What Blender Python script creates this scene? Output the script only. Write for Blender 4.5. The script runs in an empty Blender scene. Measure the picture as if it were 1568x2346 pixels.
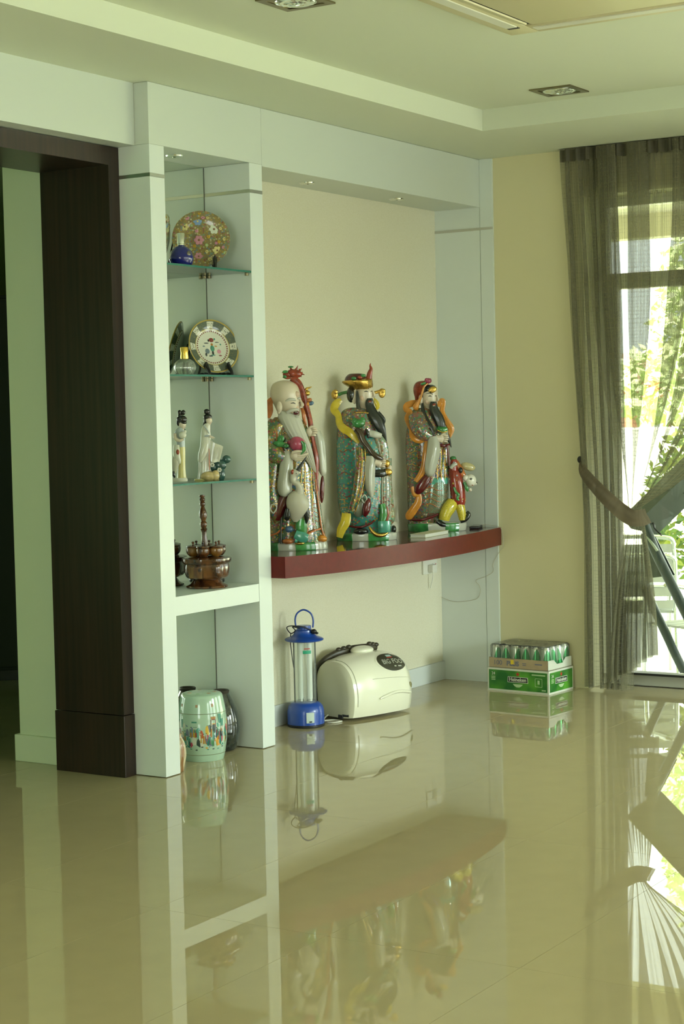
import bpy, bmesh, math, random
from mathutils import Vector, Matrix
random.seed(7)
C = bpy.context.scene.collection
PI = math.pi
# ---------------------------------------------------------------- camera
H = 1.45
YAW, PIT, ROL = math.radians(57.81146), math.radians(-3.112696), math.radians(-1.244127)
FPX = 4064.27                                   # focal length in pixels of the 1568x2346 frame
_f = Vector((math.sin(YAW)*math.cos(PIT), math.cos(YAW)*math.cos(PIT), math.sin(PIT)))
_r = Vector((math.cos(YAW), -math.sin(YAW), 0)); _u = _r.cross(_f)
_c, _s = math.cos(ROL), math.sin(ROL)
CR, CU, CF = _c*_r + _s*_u, -_s*_r + _c*_u, _f
CP = Vector((0, 0, H))
cam = bpy.data.cameras.new('camera'); co = bpy.data.objects.new('camera', cam); C.objects.link(co)
cam.sensor_fit = 'VERTICAL'; cam.sensor_height = 36; cam.sensor_width = 36
cam.lens = FPX/2346*36; cam.clip_start = .05; cam.clip_end = 200
co.matrix_world = Matrix(((CR.x, CU.x, -CF.x, CP.x), (CR.y, CU.y, -CF.y, CP.y), (CR.z, CU.z, -CF.z, CP.z), (0, 0, 0, 1)))
bpy.context.scene.camera = co
#CAMHOOK
# ---------------------------------------------------------------- world, lamps, exposure
sc = bpy.context.scene
w = bpy.data.worlds.new('world'); sc.world = w; w.use_nodes = True
bg = w.node_tree.nodes['Background']; bg.inputs[0].default_value = (.90, 1.0, .90, 1); bg.inputs[1].default_value = 11.0
sc.view_settings.view_transform = 'Standard'; sc.view_settings.look = 'None'
sc.view_settings.exposure = -1.07; sc.view_settings.gamma = 1; sc.view_settings.use_curve_mapping = False
def area(name, loc, rot, sx, sy, power, col, portal=False):
    l = bpy.data.lights.new(name, 'AREA'); l.shape = 'RECTANGLE'; l.size = sx; l.size_y = sy
    l.energy = power; l.color = col
    o = bpy.data.objects.new(name, l); C.objects.link(o); o.location = loc; o.rotation_euler = rot
    if portal: l.cycles.is_portal = True
    return o
DAY = (.83, 1.0, .93)
for x, k in ((2.95, .15), (5.15, .25), (7.35, 2.6)):          # skylight in the three tall windows of the wall behind the camera: upper lamps stand in for sky under the eaves, shaped to brighten the lower niche wall
    area('daylight_front', (x, -2.93, 1.9), (PI/2-math.radians(23), 0, math.radians(-8)), 1.5, .9, 23*k, DAY).data.spread = math.radians(50)
    area('daylight_low', (x, -2.93, .8), (PI/2, 0, 0), 1.5, 1.2, 4.5*k, DAY)
area('daylight_door', (8.66, -.05, 1.2), (PI/2-math.radians(18), 0, PI/2), 2.5, 1.3, 90, DAY).data.spread = math.radians(120)
area('fill_left', (-1.57, 1.6, 1.3), (PI/2, 0, -PI/2), 2.2, 1.8, 40, DAY)  # added fill lamp, unseen, to brighten the faces turned left
area('portal_a', (8.72, 2.7, 1.3), (PI/2, 0, PI/2), 2.2, 2.45, 1, (1, 1, 1), True)
sun = bpy.data.lights.new('sun', 'SUN'); sun.energy = 95; sun.angle = .01; sun.color = (1, .96, .82)
so_ = bpy.data.objects.new('sun', sun); C.objects.link(so_); so_.rotation_euler = (0, math.radians(-38), math.radians(8))
area('daylight_hall', (1.6, 6.4, 1.3), (PI/2, 0, -PI/2), 1.8, 1.6, 38, (.50, 1.0, .40))
# ---------------------------------------------------------------- materials
def nt(name):
    m = bpy.data.materials.new(name); m.use_nodes = True
    t = m.node_tree
    return m, t, t.nodes['Principled BSDF']
def N(t, typ, **kw):
    n = t.nodes.new(typ)
    for k, v in kw.items():
        if k.startswith('i_'): n.inputs[int(k[2:])].default_value = v
        else: setattr(n, k, v)
    return n
def c4(c): return (c[0], c[1], c[2], 1)
def mat(name, col, r=.5, metal=0, spec=.5, coat=0, bump=0, bscale=60, var=0, vscale=8, trans=0):
    m, t, p = nt(name)
    p.inputs['Base Color'].default_value = c4(col); p.inputs['Roughness'].default_value = r
    p.inputs['Metallic'].default_value = metal; p.inputs['Specular IOR Level'].default_value = spec
    p.inputs['Coat Weight'].default_value = coat; p.inputs['Coat Roughness'].default_value = .05
    p.inputs['Transmission Weight'].default_value = trans
    tc = N(t, 'ShaderNodeTexCoord')
    if var:
        n = N(t, 'ShaderNodeTexNoise'); n.inputs['Scale'].default_value = vscale; n.inputs['Detail'].default_value = 4
        t.links.new(tc.outputs['Object'], n.inputs['Vector'])
        r_ = N(t, 'ShaderNodeValToRGB')
        r_.color_ramp.elements[0].position = .3; r_.color_ramp.elements[1].position = .7
        r_.color_ramp.elements[0].color = c4([max(0, x*(1-var)) for x in col])
        r_.color_ramp.elements[1].color = c4([min(1, x*(1+var)) for x in col])
        t.links.new(n.outputs[0], r_.inputs[0]); t.links.new(r_.outputs[0], p.inputs['Base Color'])
    if bump:
        n2 = N(t, 'ShaderNodeTexNoise'); n2.inputs['Scale'].default_value = bscale; n2.inputs['Detail'].default_value = 3
        t.links.new(tc.outputs['Object'], n2.inputs['Vector'])
        b = N(t, 'ShaderNodeBump'); b.inputs['Strength'].default_value = bump; b.inputs['Distance'].default_value = .002
        t.links.new(n2.outputs[0], b.inputs['Height']); t.links.new(b.outputs[0], p.inputs['Normal'])
    return m
def ramp_const(t, pal):
    r = N(t, 'ShaderNodeValToRGB'); cr = r.color_ramp; cr.interpolation = 'CONSTANT'
    while len(cr.elements) < len(pal): cr.elements.new(1)
    for i, c in enumerate(pal):
        cr.elements[i].position = i/len(pal); cr.elements[i].color = c4(c)
    return r
def floral(name, bgc, pal, scale=70, cover=.42, gold=.25, rough=.12, gscale=130):
    """glazed porcelain painted with small enamel flowers and gilt dots"""
    m, t, p = nt(name)
    tc = N(t, 'ShaderNodeTexCoord'); L = t.links.new
    v = N(t, 'ShaderNodeTexVoronoi'); v.inputs['Scale'].default_value = scale
    L(tc.outputs['Object'], v.inputs['Vector'])
    s = N(t, 'ShaderNodeSeparateColor'); L(v.outputs['Color'], s.inputs[0])
    r = ramp_const(t, pal); L(s.outputs[0], r.inputs[0])
    lt = N(t, 'ShaderNodeMath', operation='LESS_THAN'); L(v.outputs['Distance'], lt.inputs[0]); lt.inputs[1].default_value = cover
    n = N(t, 'ShaderNodeTexNoise'); n.inputs['Scale'].default_value = scale*.25; L(tc.outputs['Object'], n.inputs['Vector'])
    rb = N(t, 'ShaderNodeValToRGB'); rb.color_ramp.elements[0].position = .4; rb.color_ramp.elements[1].position = .6
    rb.color_ramp.elements[0].color = c4(bgc[0]); rb.color_ramp.elements[1].color = c4(bgc[1]); L(n.outputs[0], rb.inputs[0])
    mx = N(t, 'ShaderNodeMix', data_type='RGBA'); L(lt.outputs[0], mx.inputs[0]); L(rb.outputs[0], mx.inputs[6]); L(r.outputs[0], mx.inputs[7])
    v2 = N(t, 'ShaderNodeTexVoronoi'); v2.inputs['Scale'].default_value = gscale; L(tc.outputs['Object'], v2.inputs['Vector'])
    g = N(t, 'ShaderNodeMath', operation='LESS_THAN'); L(v2.outputs['Distance'], g.inputs[0]); g.inputs[1].default_value = gold
    mg = N(t, 'ShaderNodeMix', data_type='RGBA'); L(g.outputs[0], mg.inputs[0]); L(mx.outputs[2], mg.inputs[6]); mg.inputs[7].default_value = (.62, .40, .10, 1)
    L(mg.outputs[2], p.inputs['Base Color'])
    mm = N(t, 'ShaderNodeMath', operation='MULTIPLY'); L(g.outputs[0], mm.inputs[0]); mm.inputs[1].default_value = .85; L(mm.outputs[0], p.inputs['Metallic'])
    p.inputs['Roughness'].default_value = rough; p.inputs['Coat Weight'].default_value = .5; p.inputs['Coat Roughness'].default_value = .04
    b = N(t, 'ShaderNodeBump'); b.inputs['Strength'].default_value = .35; b.inputs['Distance'].default_value = .0015
    L(v.outputs['Distance'], b.inputs['Height']); L(b.outputs[0], p.inputs['Normal'])
    return m
def wavecloth(name, c1, c2, c3, sx=26, sz=60):
    """overlapping arched wave scales in enamel with gilt lines"""
    m, t, p = nt(name); L = t.links.new
    tc = N(t, 'ShaderNodeTexCoord'); sp = N(t, 'ShaderNodeSeparateXYZ'); L(tc.outputs['Object'], sp.inputs[0])
    def ma(op, a, b=None):
        n = N(t, 'ShaderNodeMath', operation=op)
        for i, x in enumerate((a, b)):
            if x is None: continue
            if hasattr(x, 'links'): L(x, n.inputs[i])
            else: n.inputs[i].default_value = x
        return n.outputs[0]
    row = ma('FLOOR', ma('MULTIPLY', sp.outputs[2], sz))
    fx = ma('SUBTRACT', ma('FRACT', ma('ADD', ma('MULTIPLY', sp.outputs[0], sx), ma('MULTIPLY', row, .5))), .5)
    fz = ma('FRACT', ma('MULTIPLY', sp.outputs[2], sz))
    d = ma('SQRT', ma('ADD', ma('POWER', ma('MULTIPLY', fx, 2), 2), ma('POWER', ma('MULTIPLY', fz, .9), 2)))
    rr = ma('FRACT', ma('MULTIPLY', d, 2.5))
    r = ramp_const(t, [c1, c1, c2, c3, c2]); L(rr, r.inputs[0]); L(r.outputs[0], p.inputs['Base Color'])
    g = ma('MULTIPLY', ma('GREATER_THAN', rr, .6), ma('LESS_THAN', rr, .8)); L(ma('MULTIPLY', g, .7), p.inputs['Metallic'])
    p.inputs['Roughness'].default_value = .14; p.inputs['Coat Weight'].default_value = .5
    return m
def wood(name, c1, c2, r=.3, scale=3.0, stretch=(14, 14, .7), coat=.3):
    m, t, p = nt(name); L = t.links.new
    tc = N(t, 'ShaderNodeTexCoord'); mp = N(t, 'ShaderNodeMapping'); mp.inputs['Scale'].default_value = stretch
    L(tc.outputs['Object'], mp.inputs[0])
    n = N(t, 'ShaderNodeTexNoise'); n.inputs['Scale'].default_value = scale; n.inputs['Detail'].default_value = 6; L(mp.outputs[0], n.inputs['Vector'])
    rp = N(t, 'ShaderNodeValToRGB'); rp.color_ramp.elements[0].position = .35; rp.color_ramp.elements[1].position = .68
    rp.color_ramp.elements[0].color = c4(c1); rp.color_ramp.elements[1].color = c4(c2); L(n.outputs[0], rp.inputs[0])
    L(rp.outputs[0], p.inputs['Base Color']); p.inputs['Roughness'].default_value = r; p.inputs['Coat Weight'].default_value = coat; p.inputs['Coat Roughness'].default_value = .12
    return m
def clear(name, tint=(1, 1, 1), gloss=.06, rough=.02, body=0, bodycol=(1, 1, 1), ior=1.45):
    """thin clear glass, film or plastic: transparent with a mirror sheen"""
    m, t, p = nt(name); L = t.links.new
    t.nodes.remove(p); out = t.nodes['Material Output']
    tr = N(t, 'ShaderNodeBsdfTransparent'); tr.inputs[0].default_value = c4(tint)
    gl = N(t, 'ShaderNodeBsdfGlossy'); gl.inputs['Roughness'].default_value = rough
    fr = N(t, 'ShaderNodeFresnel'); fr.inputs[0].default_value = ior
    a = N(t, 'ShaderNodeMath', operation='ADD'); L(fr.outputs[0], a.inputs[0]); a.inputs[1].default_value = gloss - .03; a.use_clamp = True
    mx = N(t, 'ShaderNodeMixShader'); L(a.outputs[0], mx.inputs[0]); L(tr.outputs[0], mx.inputs[1]); L(gl.outputs[0], mx.inputs[2])
    res = mx
    if body:
        df = N(t, 'ShaderNodeBsdfDiffuse'); df.inputs[0].default_value = c4(bodycol)
        m2 = N(t, 'ShaderNodeMixShader'); m2.inputs[0].default_value = body; L(mx.outputs[0], m2.inputs[1]); L(df.outputs[0], m2.inputs[2]); res = m2
    L(res.outputs[0], out.inputs[0])
    return m
def sheer(name, col, base=.5, stripes=True):
    """sheer curtain cloth: woven threads let light straight through between them"""
    m, t, p = nt(name); L = t.links.new
    t.nodes.remove(p); out = t.nodes['Material Output']
    uv = N(t, 'ShaderNodeTexCoord'); sp = N(t, 'ShaderNodeSeparateXYZ'); L(uv.outputs['UV'], sp.inputs[0])
    def noise1(sock, scale, lo, hi):
        c = N(t, 'ShaderNodeCombineXYZ'); L(sock, c.inputs[0])
        n = N(t, 'ShaderNodeTexNoise'); n.inputs['Scale'].default_value = scale; n.inputs['Detail'].default_value = 2; L(c.outputs[0], n.inputs['Vector'])
        r = N(t, 'ShaderNodeMapRange'); r.inputs[1].default_value = .35; r.inputs[2].default_value = .65; r.inputs[3].default_value = lo; r.inputs[4].default_value = hi
        L(n.outputs[0], r.inputs[0]); return r.outputs[0]
    a1 = noise1(sp.outputs[0], 30, base-.10, base+.10)      # u is in metres: soft warp bands
    a3 = noise1(sp.outputs[0], 260, -.14, .16)              # fine warp threads
    # weft: thin darker lines every two centimetres or so
    c_ = N(t, 'ShaderNodeMath', operation='MULTIPLY_ADD'); L(noise1(sp.outputs[1], 9, 0, 1.2), c_.inputs[1]); c_.inputs[0].default_value = 1; 
    fr_ = N(t, 'ShaderNodeMath', operation='MULTIPLY'); L(sp.outputs[1], fr_.inputs[0]); fr_.inputs[1].default_value = 52
    L(fr_.outputs[0], c_.inputs[2]); f2 = N(t, 'ShaderNodeMath', operation='FRACT'); L(c_.outputs[0], f2.inputs[0])
    lt_ = N(t, 'ShaderNodeMath', operation='LESS_THAN'); L(f2.outputs[0], lt_.inputs[0]); lt_.inputs[1].default_value = .16
    a2 = N(t, 'ShaderNodeMath', operation='MULTIPLY_ADD'); L(lt_.outputs[0], a2.inputs[0]); a2.inputs[1].default_value = .06; L(a3, a2.inputs[2])
    ad = N(t, 'ShaderNodeMath', operation='ADD'); ad.use_clamp = True; L(a1, ad.inputs[0]); L(a2.outputs[0], ad.inputs[1])
    tr = N(t, 'ShaderNodeBsdfTransparent')
    df = N(t, 'ShaderNodeBsdfDiffuse'); df.inputs[0].default_value = c4(col)
    tl = N(t, 'ShaderNodeBsdfTranslucent'); tl.inputs[0].default_value = c4(col)
    m1 = N(t, 'ShaderNodeMixShader'); m1.inputs[0].default_value = .35; L(df.outputs[0], m1.inputs[1]); L(tl.outputs[0], m1.inputs[2])
    m2 = N(t, 'ShaderNodeMixShader'); L(ad.outputs[0], m2.inputs[0]); L(tr.outputs[0], m2.inputs[1]); L(m1.outputs[0], m2.inputs[2])
    L(m2.outputs[0], out.inputs[0])
    return m
X = {}
X['white'] = mat('white_laminate', (.67, .73, .69), .32, var=.02, vscale=3)
X['paintw'] = mat('ceiling_paint', (.66, .70, .56), .8)
X['bulk'] = mat('bulkhead_laminate', (.59, .64, .58), .4)
X['cream'] = mat('cream_wall_paint', (.66, .62, .385), .7, bump=.1, bscale=300)
X['palewall'] = mat('hall_wall_paint', (.66, .72, .52), .75)
X['dark'] = mat('black_wardrobe_surface', (.02, .02, .018), .6)  # the wardrobe's own near-black finish
X['veneer'] = wood('dark_wenge_veneer', (.011, .0045, .003), (.030, .012, .007), .36, 2.2, (22, 22, .8), .08)
X['alu'] = mat('brushed_metal', (.55, .56, .52), .3, 1)
X['chrome'] = mat('chrome', (.75, .78, .74), .12, 1)
X['bronze'] = mat('bronze_trim', (.22, .19, .11), .35, 1)
X['black'] = mat('black_plastic', (.012, .012, .012), .4)
X['glass'] = clear('window_glass', (.97, 1, .98), .04)
X['shelfglass'] = clear('green_shelf_glass', (.80, .95, .88), .08)
X['glassedge'] = mat('glass_edge', (.03, .15, .11), .4, spec=.15)
X['mirror'] = mat('mirror_glass', (.80, .86, .78), .008, 1)
X['skirting'] = mat('skirting', (.60, .64, .62), .4)
X['wash'] = mat('white_plastic', (.72, .72, .62), .35)
X['seam'] = mat('dark_seam', (.10, .10, .08), .6)
# wallpaper: pale silk with fine speckle
m, t, p = nt('speckled_wallpaper'); L = t.links.new
tc = N(t, 'ShaderNodeTexCoord'); n = N(t, 'ShaderNodeTexNoise'); n.inputs['Scale'].default_value = 190; n.inputs['Detail'].default_value = 2; L(tc.outputs['Object'], n.inputs['Vector'])
r = N(t, 'ShaderNodeValToRGB'); r.color_ramp.elements[0].position = .38; r.color_ramp.elements[1].position = .62
r.color_ramp.elements[0].color = (.66, .63, .465, 1); r.color_ramp.elements[1].color = (.72, .695, .55, 1)
L(n.outputs[0], r.inputs[0]); L(r.outputs[0], p.inputs['Base Color']); p.inputs['Roughness'].default_value = .38; p.inputs['Specular IOR Level'].default_value = .8; X['wallpaper'] = m
# floor tile: polished beige porcelain, slight mottling, mirror glaze
m, t, p = nt('polished_tile'); L = t.links.new
tc = N(t, 'ShaderNodeTexCoord'); n = N(t, 'ShaderNodeTexNoise'); n.inputs['Scale'].default_value = 9; n.inputs['Detail'].default_value = 8; L(tc.outputs['Object'], n.inputs['Vector'])
r = N(t, 'ShaderNodeValToRGB'); r.color_ramp.elements[0].position = .3; r.color_ramp.elements[1].position = .7
r.color_ramp.elements[0].color = (.405, .345, .20, 1); r.color_ramp.elements[1].color = (.425, .362, .21, 1)
L(n.outputs[0], r.inputs[0]); L(r.outputs[0], p.inputs['Base Color']); p.inputs['Roughness'].default_value = 0; p.inputs['Specular IOR Level'].default_value = .55; X['tile'] = m
X['grout'] = mat('tile_grout', (.20, .17, .10), .8)
# ---------------------------------------------------------------- mesh builder
def cr_path(pts, sub):
    if len(pts) < 3 or sub <= 1: return [tuple(p) for p in pts]
    out = []
    n = len(pts)
    for i in range(n-1):
        p0, p1, p2, p3 = pts[max(i-1, 0)], pts[i], pts[i+1], pts[min(i+2, n-1)]
        for j in range(sub):
            s = j/sub
            out.append(tuple(.5*((2*b)+(-a+c)*s+(2*a-5*b+4*c-d)*s*s+(-a+3*b-3*c+d)*s**3) for a, b, c, d in zip(p0, p1, p2, p3)))
    out.append(tuple(pts[-1]))
    return out
class B:
    """collects solids; .obj() links them as ONE mesh object"""
    def __init__(s): s.v = []; s.f = []; s.mi = []; s.uv = None
    def add(s, vs, fs, mi=0):
        o = len(s.v); s.v += [tuple(x) for x in vs]; s.f += [tuple(i+o for i in f) for f in fs]; s.mi += [mi]*len(fs); return s
    def loft(s, rings, cap=True, mi=0):
        n = len(rings[0]); vs = [p for r in rings for p in r]; fs = []
        for i in range(len(rings)-1):
            for j in range(n):
                a, b_ = i*n+j, i*n+(j+1) % n
                fs.append((a, b_, b_+n, a+n))
        if cap: fs += [tuple(range(n-1, -1, -1)), tuple(range((len(rings)-1)*n, len(rings)*n))]
        return s.add(vs, fs, mi)
    def lathe(s, prof, c=(0, 0, 0), n=32, sub=1, lobes=0, amp=0, mi=0, tilt=None):
        rings = []
        for r, z in cr_path(prof, sub):
            ring = []
            for j in range(n):
                a = 2*PI*j/n; q = max(r, 1e-4)*(1+amp*math.cos(lobes*a))
                p = Vector((q*math.cos(a), q*math.sin(a), z))
                if tilt is not None: p = tilt @ p
                ring.append(Vector(c)+p)
            rings.append(ring)
        return s.loft(rings, True, mi)
    def box(s, lo, hi, mi=0, bev=0):
        if bev:
            bm = bmesh.new(); bmesh.ops.create_cube(bm, size=1)
            for v in bm.verts: v.co = Vector([lo[i]+(v.co[i]+.5)*(hi[i]-lo[i]) for i in range(3)])
            bmesh.ops.bevel(bm, geom=bm.edges[:], offset=bev, segments=2, profile=.5, affect='EDGES')
            bm.verts.index_update(); s.add([v.co.copy() for v in bm.verts], [[v.index for v in f.verts] for f in bm.faces], mi); bm.free(); return s
        x0, y0, z0 = lo; x1, y1, z1 = hi
        return s.add([(x0,y0,z0),(x1,y0,z0),(x1,y1,z0),(x0,y1,z0),(x0,y0,z1),(x1,y0,z1),(x1,y1,z1),(x0,y1,z1)],
                     [(0,3,2,1),(4,5,6,7),(0,1,5,4),(1,2,6,5),(2,3,7,6),(3,0,4,7)], mi)
    def obox(s, c, ax, ay, az, mi=0):
        """box from centre and three half-axis vectors"""
        c, ax, ay, az = Vector(c), Vector(ax), Vector(ay), Vector(az)
        vs = [c+i*ax+j*ay+k*az for k in (-1, 1) for j, i in ((-1, -1), (-1, 1), (1, 1), (1, -1))]
        return s.add(vs, [(0,3,2,1),(4,5,6,7),(0,1,5,4),(1,2,6,5),(2,3,7,6),(3,0,4,7)], mi)
    def ball(s, c, r, n=16, m=10, rot=None, mi=0):
        rings = []
        c = Vector(c)
        for i in range(m+1):
            a = PI*i/m; ring = []
            for j in range(n):
                b_ = 2*PI*j/n
                p = Vector((r[0]*max(math.sin(a), 1e-3)*math.cos(b_), r[1]*max(math.sin(a), 1e-3)*math.sin(b_), -r[2]*math.cos(a)))
                if rot is not None: p = rot @ p
                ring.append(c+p)
            rings.append(ring)
        return s.loft(rings, True, mi)
    def tube(s, pts, rs, n=10, sub=4, flat=1., ref=(0, -1, 0), mi=0, rip=None):
        if not hasattr(rs, '__len__'): rs = [rs]*len(pts)
        q = cr_path([tuple(p)+(r,) for p, r in zip(pts, rs)], sub)
        P = [Vector(a[:3]) for a in q]; R = [max(a[3], 1e-4) for a in q]; rings = []
        ref = Vector(ref)
        for i in range(len(P)):
            tg = (P[min(i+1, len(P)-1)]-P[max(i-1, 0)])
            tg = tg.normalized() if tg.length > 1e-9 else Vector((0, 0, 1))
            a = ref-tg*ref.dot(tg)
            if a.length < 1e-3: a = Vector((1, 0, 0))-tg*tg.x
            a.normalize(); b_ = tg.cross(a)
            g = [1+(rip[1]*math.sin(rip[0]*2*PI*j/n+i*.12) if rip else 0) for j in range(n)]
            rings.append([P[i]+b_*(R[i]*g[j]*math.cos(2*PI*j/n))+a*(R[i]*flat*g[j]*math.sin(2*PI*j/n)) for j in range(n)])
        return s.loft(rings, True, mi)
    def prism(s, poly, d, o=(0, 0, 0), ax=(1, 0, 0), ay=(0, 0, 1), mi=0):
        """2-D outline in axes ax, ay pushed through thickness vector d"""
        o, ax, ay, d = Vector(o), Vector(ax), Vector(ay), Vector(d); n = len(poly)
        a = [o+ax*x+ay*y for x, y in poly]
        vs = a+[p+d for p in a]
        return s.add(vs, [tuple(range(n-1, -1, -1)), tuple(range(n, 2*n))]+[(i, (i+1) % n, (i+1) % n+n, i+n) for i in range(n)], mi)
    def mesh(s, name):
        me = bpy.data.meshes.new(name); me.from_pydata(s.v, [], s.f); 
        bm = bmesh.new(); bm.from_mesh(me); bmesh.ops.recalc_face_normals(bm, faces=bm.faces[:]); bm.to_mesh(me); bm.free()
        return me
    def obj(s, name, mt, parent=None, smooth=None, loc=None, rotz=0, label=None):
        me = s.mesh(name)
        for k in (mt if isinstance(mt, (list, tuple)) else [mt]): me.materials.append(X[k] if isinstance(k, str) else k)
        if any(s.mi):
            for p_, i in zip(me.polygons, s.mi): p_.material_index = i
        if smooth is not None:
            for p_ in me.polygons: p_.use_smooth = True
            me.set_sharp_from_angle(angle=math.radians(smooth))
        o = bpy.data.objects.new(name, me); C.objects.link(o)
        if parent is not None: o.parent = parent
        if loc is not None: o.location = loc
        o.rotation_euler.z = rotz
        if label: o['label'] = label
        return o
def thing(name, label, cat, loc=(0, 0, 0), rotz=0, group=None):
    o = bpy.data.objects.new(name, None); o.empty_display_size = .05; C.objects.link(o); o.location = loc; o.rotation_euler.z = rotz
    o['label'] = label; o['category'] = cat
    if group: o['group'] = group
    return o
def tag(o, label, cat, group=None):
    o['label'] = label; o['category'] = cat
    if group: o['group'] = group
    return o
def struct(o): o['kind'] = 'structure'; return o
def dup(root, loc, rotz=None, label=None):
    r_ = root.copy(); C.objects.link(r_); r_.location = loc
    if rotz is not None: r_.rotation_euler.z = rotz
    if label: r_['label'] = label
    for ch in list(root.children):
        c = ch.copy(); C.objects.link(c); c.parent = r_
        for g in list(ch.children):
            d = g.copy(); C.objects.link(d); d.parent = c
    return r_
def text_mesh(s, size, align='CENTER', extrude=.0006, shear=0, bold=0):
    cu = bpy.data.curves.new('t', 'FONT'); cu.body = s; cu.size = size; cu.align_x = align; cu.align_y = 'CENTER'
    cu.extrude = extrude; cu.shear = shear; cu.offset = bold; cu.resolution_u = 3
    o = bpy.data.objects.new('t', cu); C.objects.link(o)
    me = bpy.data.meshes.new_from_object(o.evaluated_get(bpy.context.evaluated_depsgraph_get()))
    bpy.data.objects.remove(o); bpy.data.curves.remove(cu)
    return me
def text(name, s, size, mt, parent, o, ax, ay, mapf=None, sx=1, **kw):
    """lettering lying in the plane o + ax*x + ay*y"""
    me = text_mesh(s, size, **kw); o, ax, ay = Vector(o), Vector(ax).normalized(), Vector(ay).normalized(); nz = ax.cross(ay)
    for v in me.vertices:
        x, y, z = v.co; x *= sx
        v.co = mapf(x, y, z) if mapf else o+ax*x+ay*y+nz*z
    me.materials.append(X[mt]); me.name = name
    ob = bpy.data.objects.new(name, me); C.objects.link(ob); ob.parent = parent
    return ob
def ray(px, py): return CR*(px-784)-CU*(py-1173)+CF*FPX
def on_x(px, py, x): d = ray(px, py); return CP+d*(x/d.x)
def on_y(px, py, y): d = ray(px, py); return CP+d*(y/d.y)
def on_z(px, py, z): d = ray(px, py); return CP+d*((z-H)/d.z)
def to_px(P): 
    v = Vector(P)-CP; return 784+FPX*v.dot(CR)/v.dot(CF), 1173-FPX*v.dot(CU)/v.dot(CF)
# ================================================================= room shell
XR, XW, YB, YF, YC = 8.457, 8.70, 4.685, 4.41, 4.66      # right wall face / outer face, niche wall, cabinet front, cabinet back
ZS, ZC = 2.79, 2.89
# floor of large polished tiles: every tile an object, grout bed below
floor = struct(B().box((-1.6, -3.1, -.16), (8.70, 9.2, -.004)).obj('floor', 'grout'))
TX, TY = 1.263, .602
tm = B().box((0, 0, -.006), (TX-.0014, TY-.0014, 0)).mesh('tile'); tm.materials.append(X['tile'])
for i in range(-5, 4):
    for j in range(-12, 9):
        x, y = 4.093+i*TX, 3.864+j*TY
        x1, y1 = min(x+TX, 8.62), min(y+TY, 8.9)
        if x1-x < .1 or x1 < -1.4 or y1 < -2.9: continue
        o = bpy.data.objects.new('tile', tm); C.objects.link(o); o.parent = floor; o.location = (x, y, 0)
        if x1-x < TX-.01: o.scale.x = (x1-x)/TX
sillb = struct(B().box((8.655, 1.55, 0), (8.72, 3.83, .06), bev=.004).obj('trim_4', mat('sill_stone', (.52, .53, .46), .35)))
# ceiling: raised field with a lower border along the joinery and the window wall
cb = B().box((-1.6, -3.1, ZC), (8.75, 9.3, 3.05))
cb.box((-1.6, 3.951, ZS), (8.70, 4.95, ZC)).box((7.609, -3.0, ZS), (8.70, 3.951, ZC)).box((-1.6, 4.95, ZS-.02), (8.70, 9.2, ZC))
struct(cb.obj('ceiling', 'paintw'))
# walls
struct(B().box((6.30, YB, 0), (8.70, YB+.15, ZS)).obj('wall_back', 'wallpaper'))
wr = B()
for y0, y1 in ((3.82, 4.99), (1.25, 1.55), (-3.1, -1.35)): wr.box((XR, y0, 0), (XW, y1, ZS))
wr.box((XR, 1.55, 2.55), (XW, 3.82, ZS)).box((XR, -1.35, 2.45), (XW, 1.25, ZS)).box((XR, -1.35, 0), (XW, 1.25, .3))
struct(wr.obj('wall_right', 'cream'))
wf = B(); xs = [-1.6, 2.2, 3.7, 4.4, 5.9, 6.6, 8.1, 8.7]
for a, b_ in ((0, 1), (2, 3), (4, 5), (6, 7)): wf.box((xs[a], -3.1, 0), (xs[b_], -2.9, ZC))
for a in (1, 3, 5): wf.box((xs[a], -3.1, 0), (xs[a+1], -2.9, .12)).box((xs[a], -3.1, 2.40), (xs[a+1], -2.9, ZC))
struct(wf.obj('wall_front', 'cream'))
struct(B().box((-1.75, -3.1, 0), (-1.6, .45, ZC)).box((-1.75, 2.75, 0), (-1.6, 9.2, ZC)).box((-1.75, .45, 0), (-1.6, 2.75, .38)).box((-1.75, .45, 2.22), (-1.6, 2.75, ZC)).obj('wall_left', 'cream'))
# wall with the framed opening left of the cabinet
wo = B().box((-1.6, 4.575, 0), (3.93, 4.925, ZS)).box((5.62, 4.67, 0), (6.30, 4.90, ZS)).box((-1.6, 4.575, 2.545), (5.62, 4.925, ZS))
struct(wo.obj('wall_opening', 'palewall'))
struct(B().box((-1.6, 4.481, 2.544), (5.625, 4.575, ZS)).obj('trim_1', 'bulk'))
door = struct(B().box((5.560, 4.566, .255), (5.6255, 4.927, 2.541)).box((3.93, 4.566, .255), (3.995, 4.927, 2.541)).box((3.995, 4.566, 2.468), (5.560, 4.927, 2.541)).obj('door_1', 'veneer'))
B().box((5.556, 4.562, 0), (5.6257, 4.931, .252), bev=.002).obj('plinth_block', 'veneer', door)
B().box((3.93, 4.562, 0), (3.999, 4.931, .252), bev=.002).obj('plinth_block', 'veneer', door)
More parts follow.
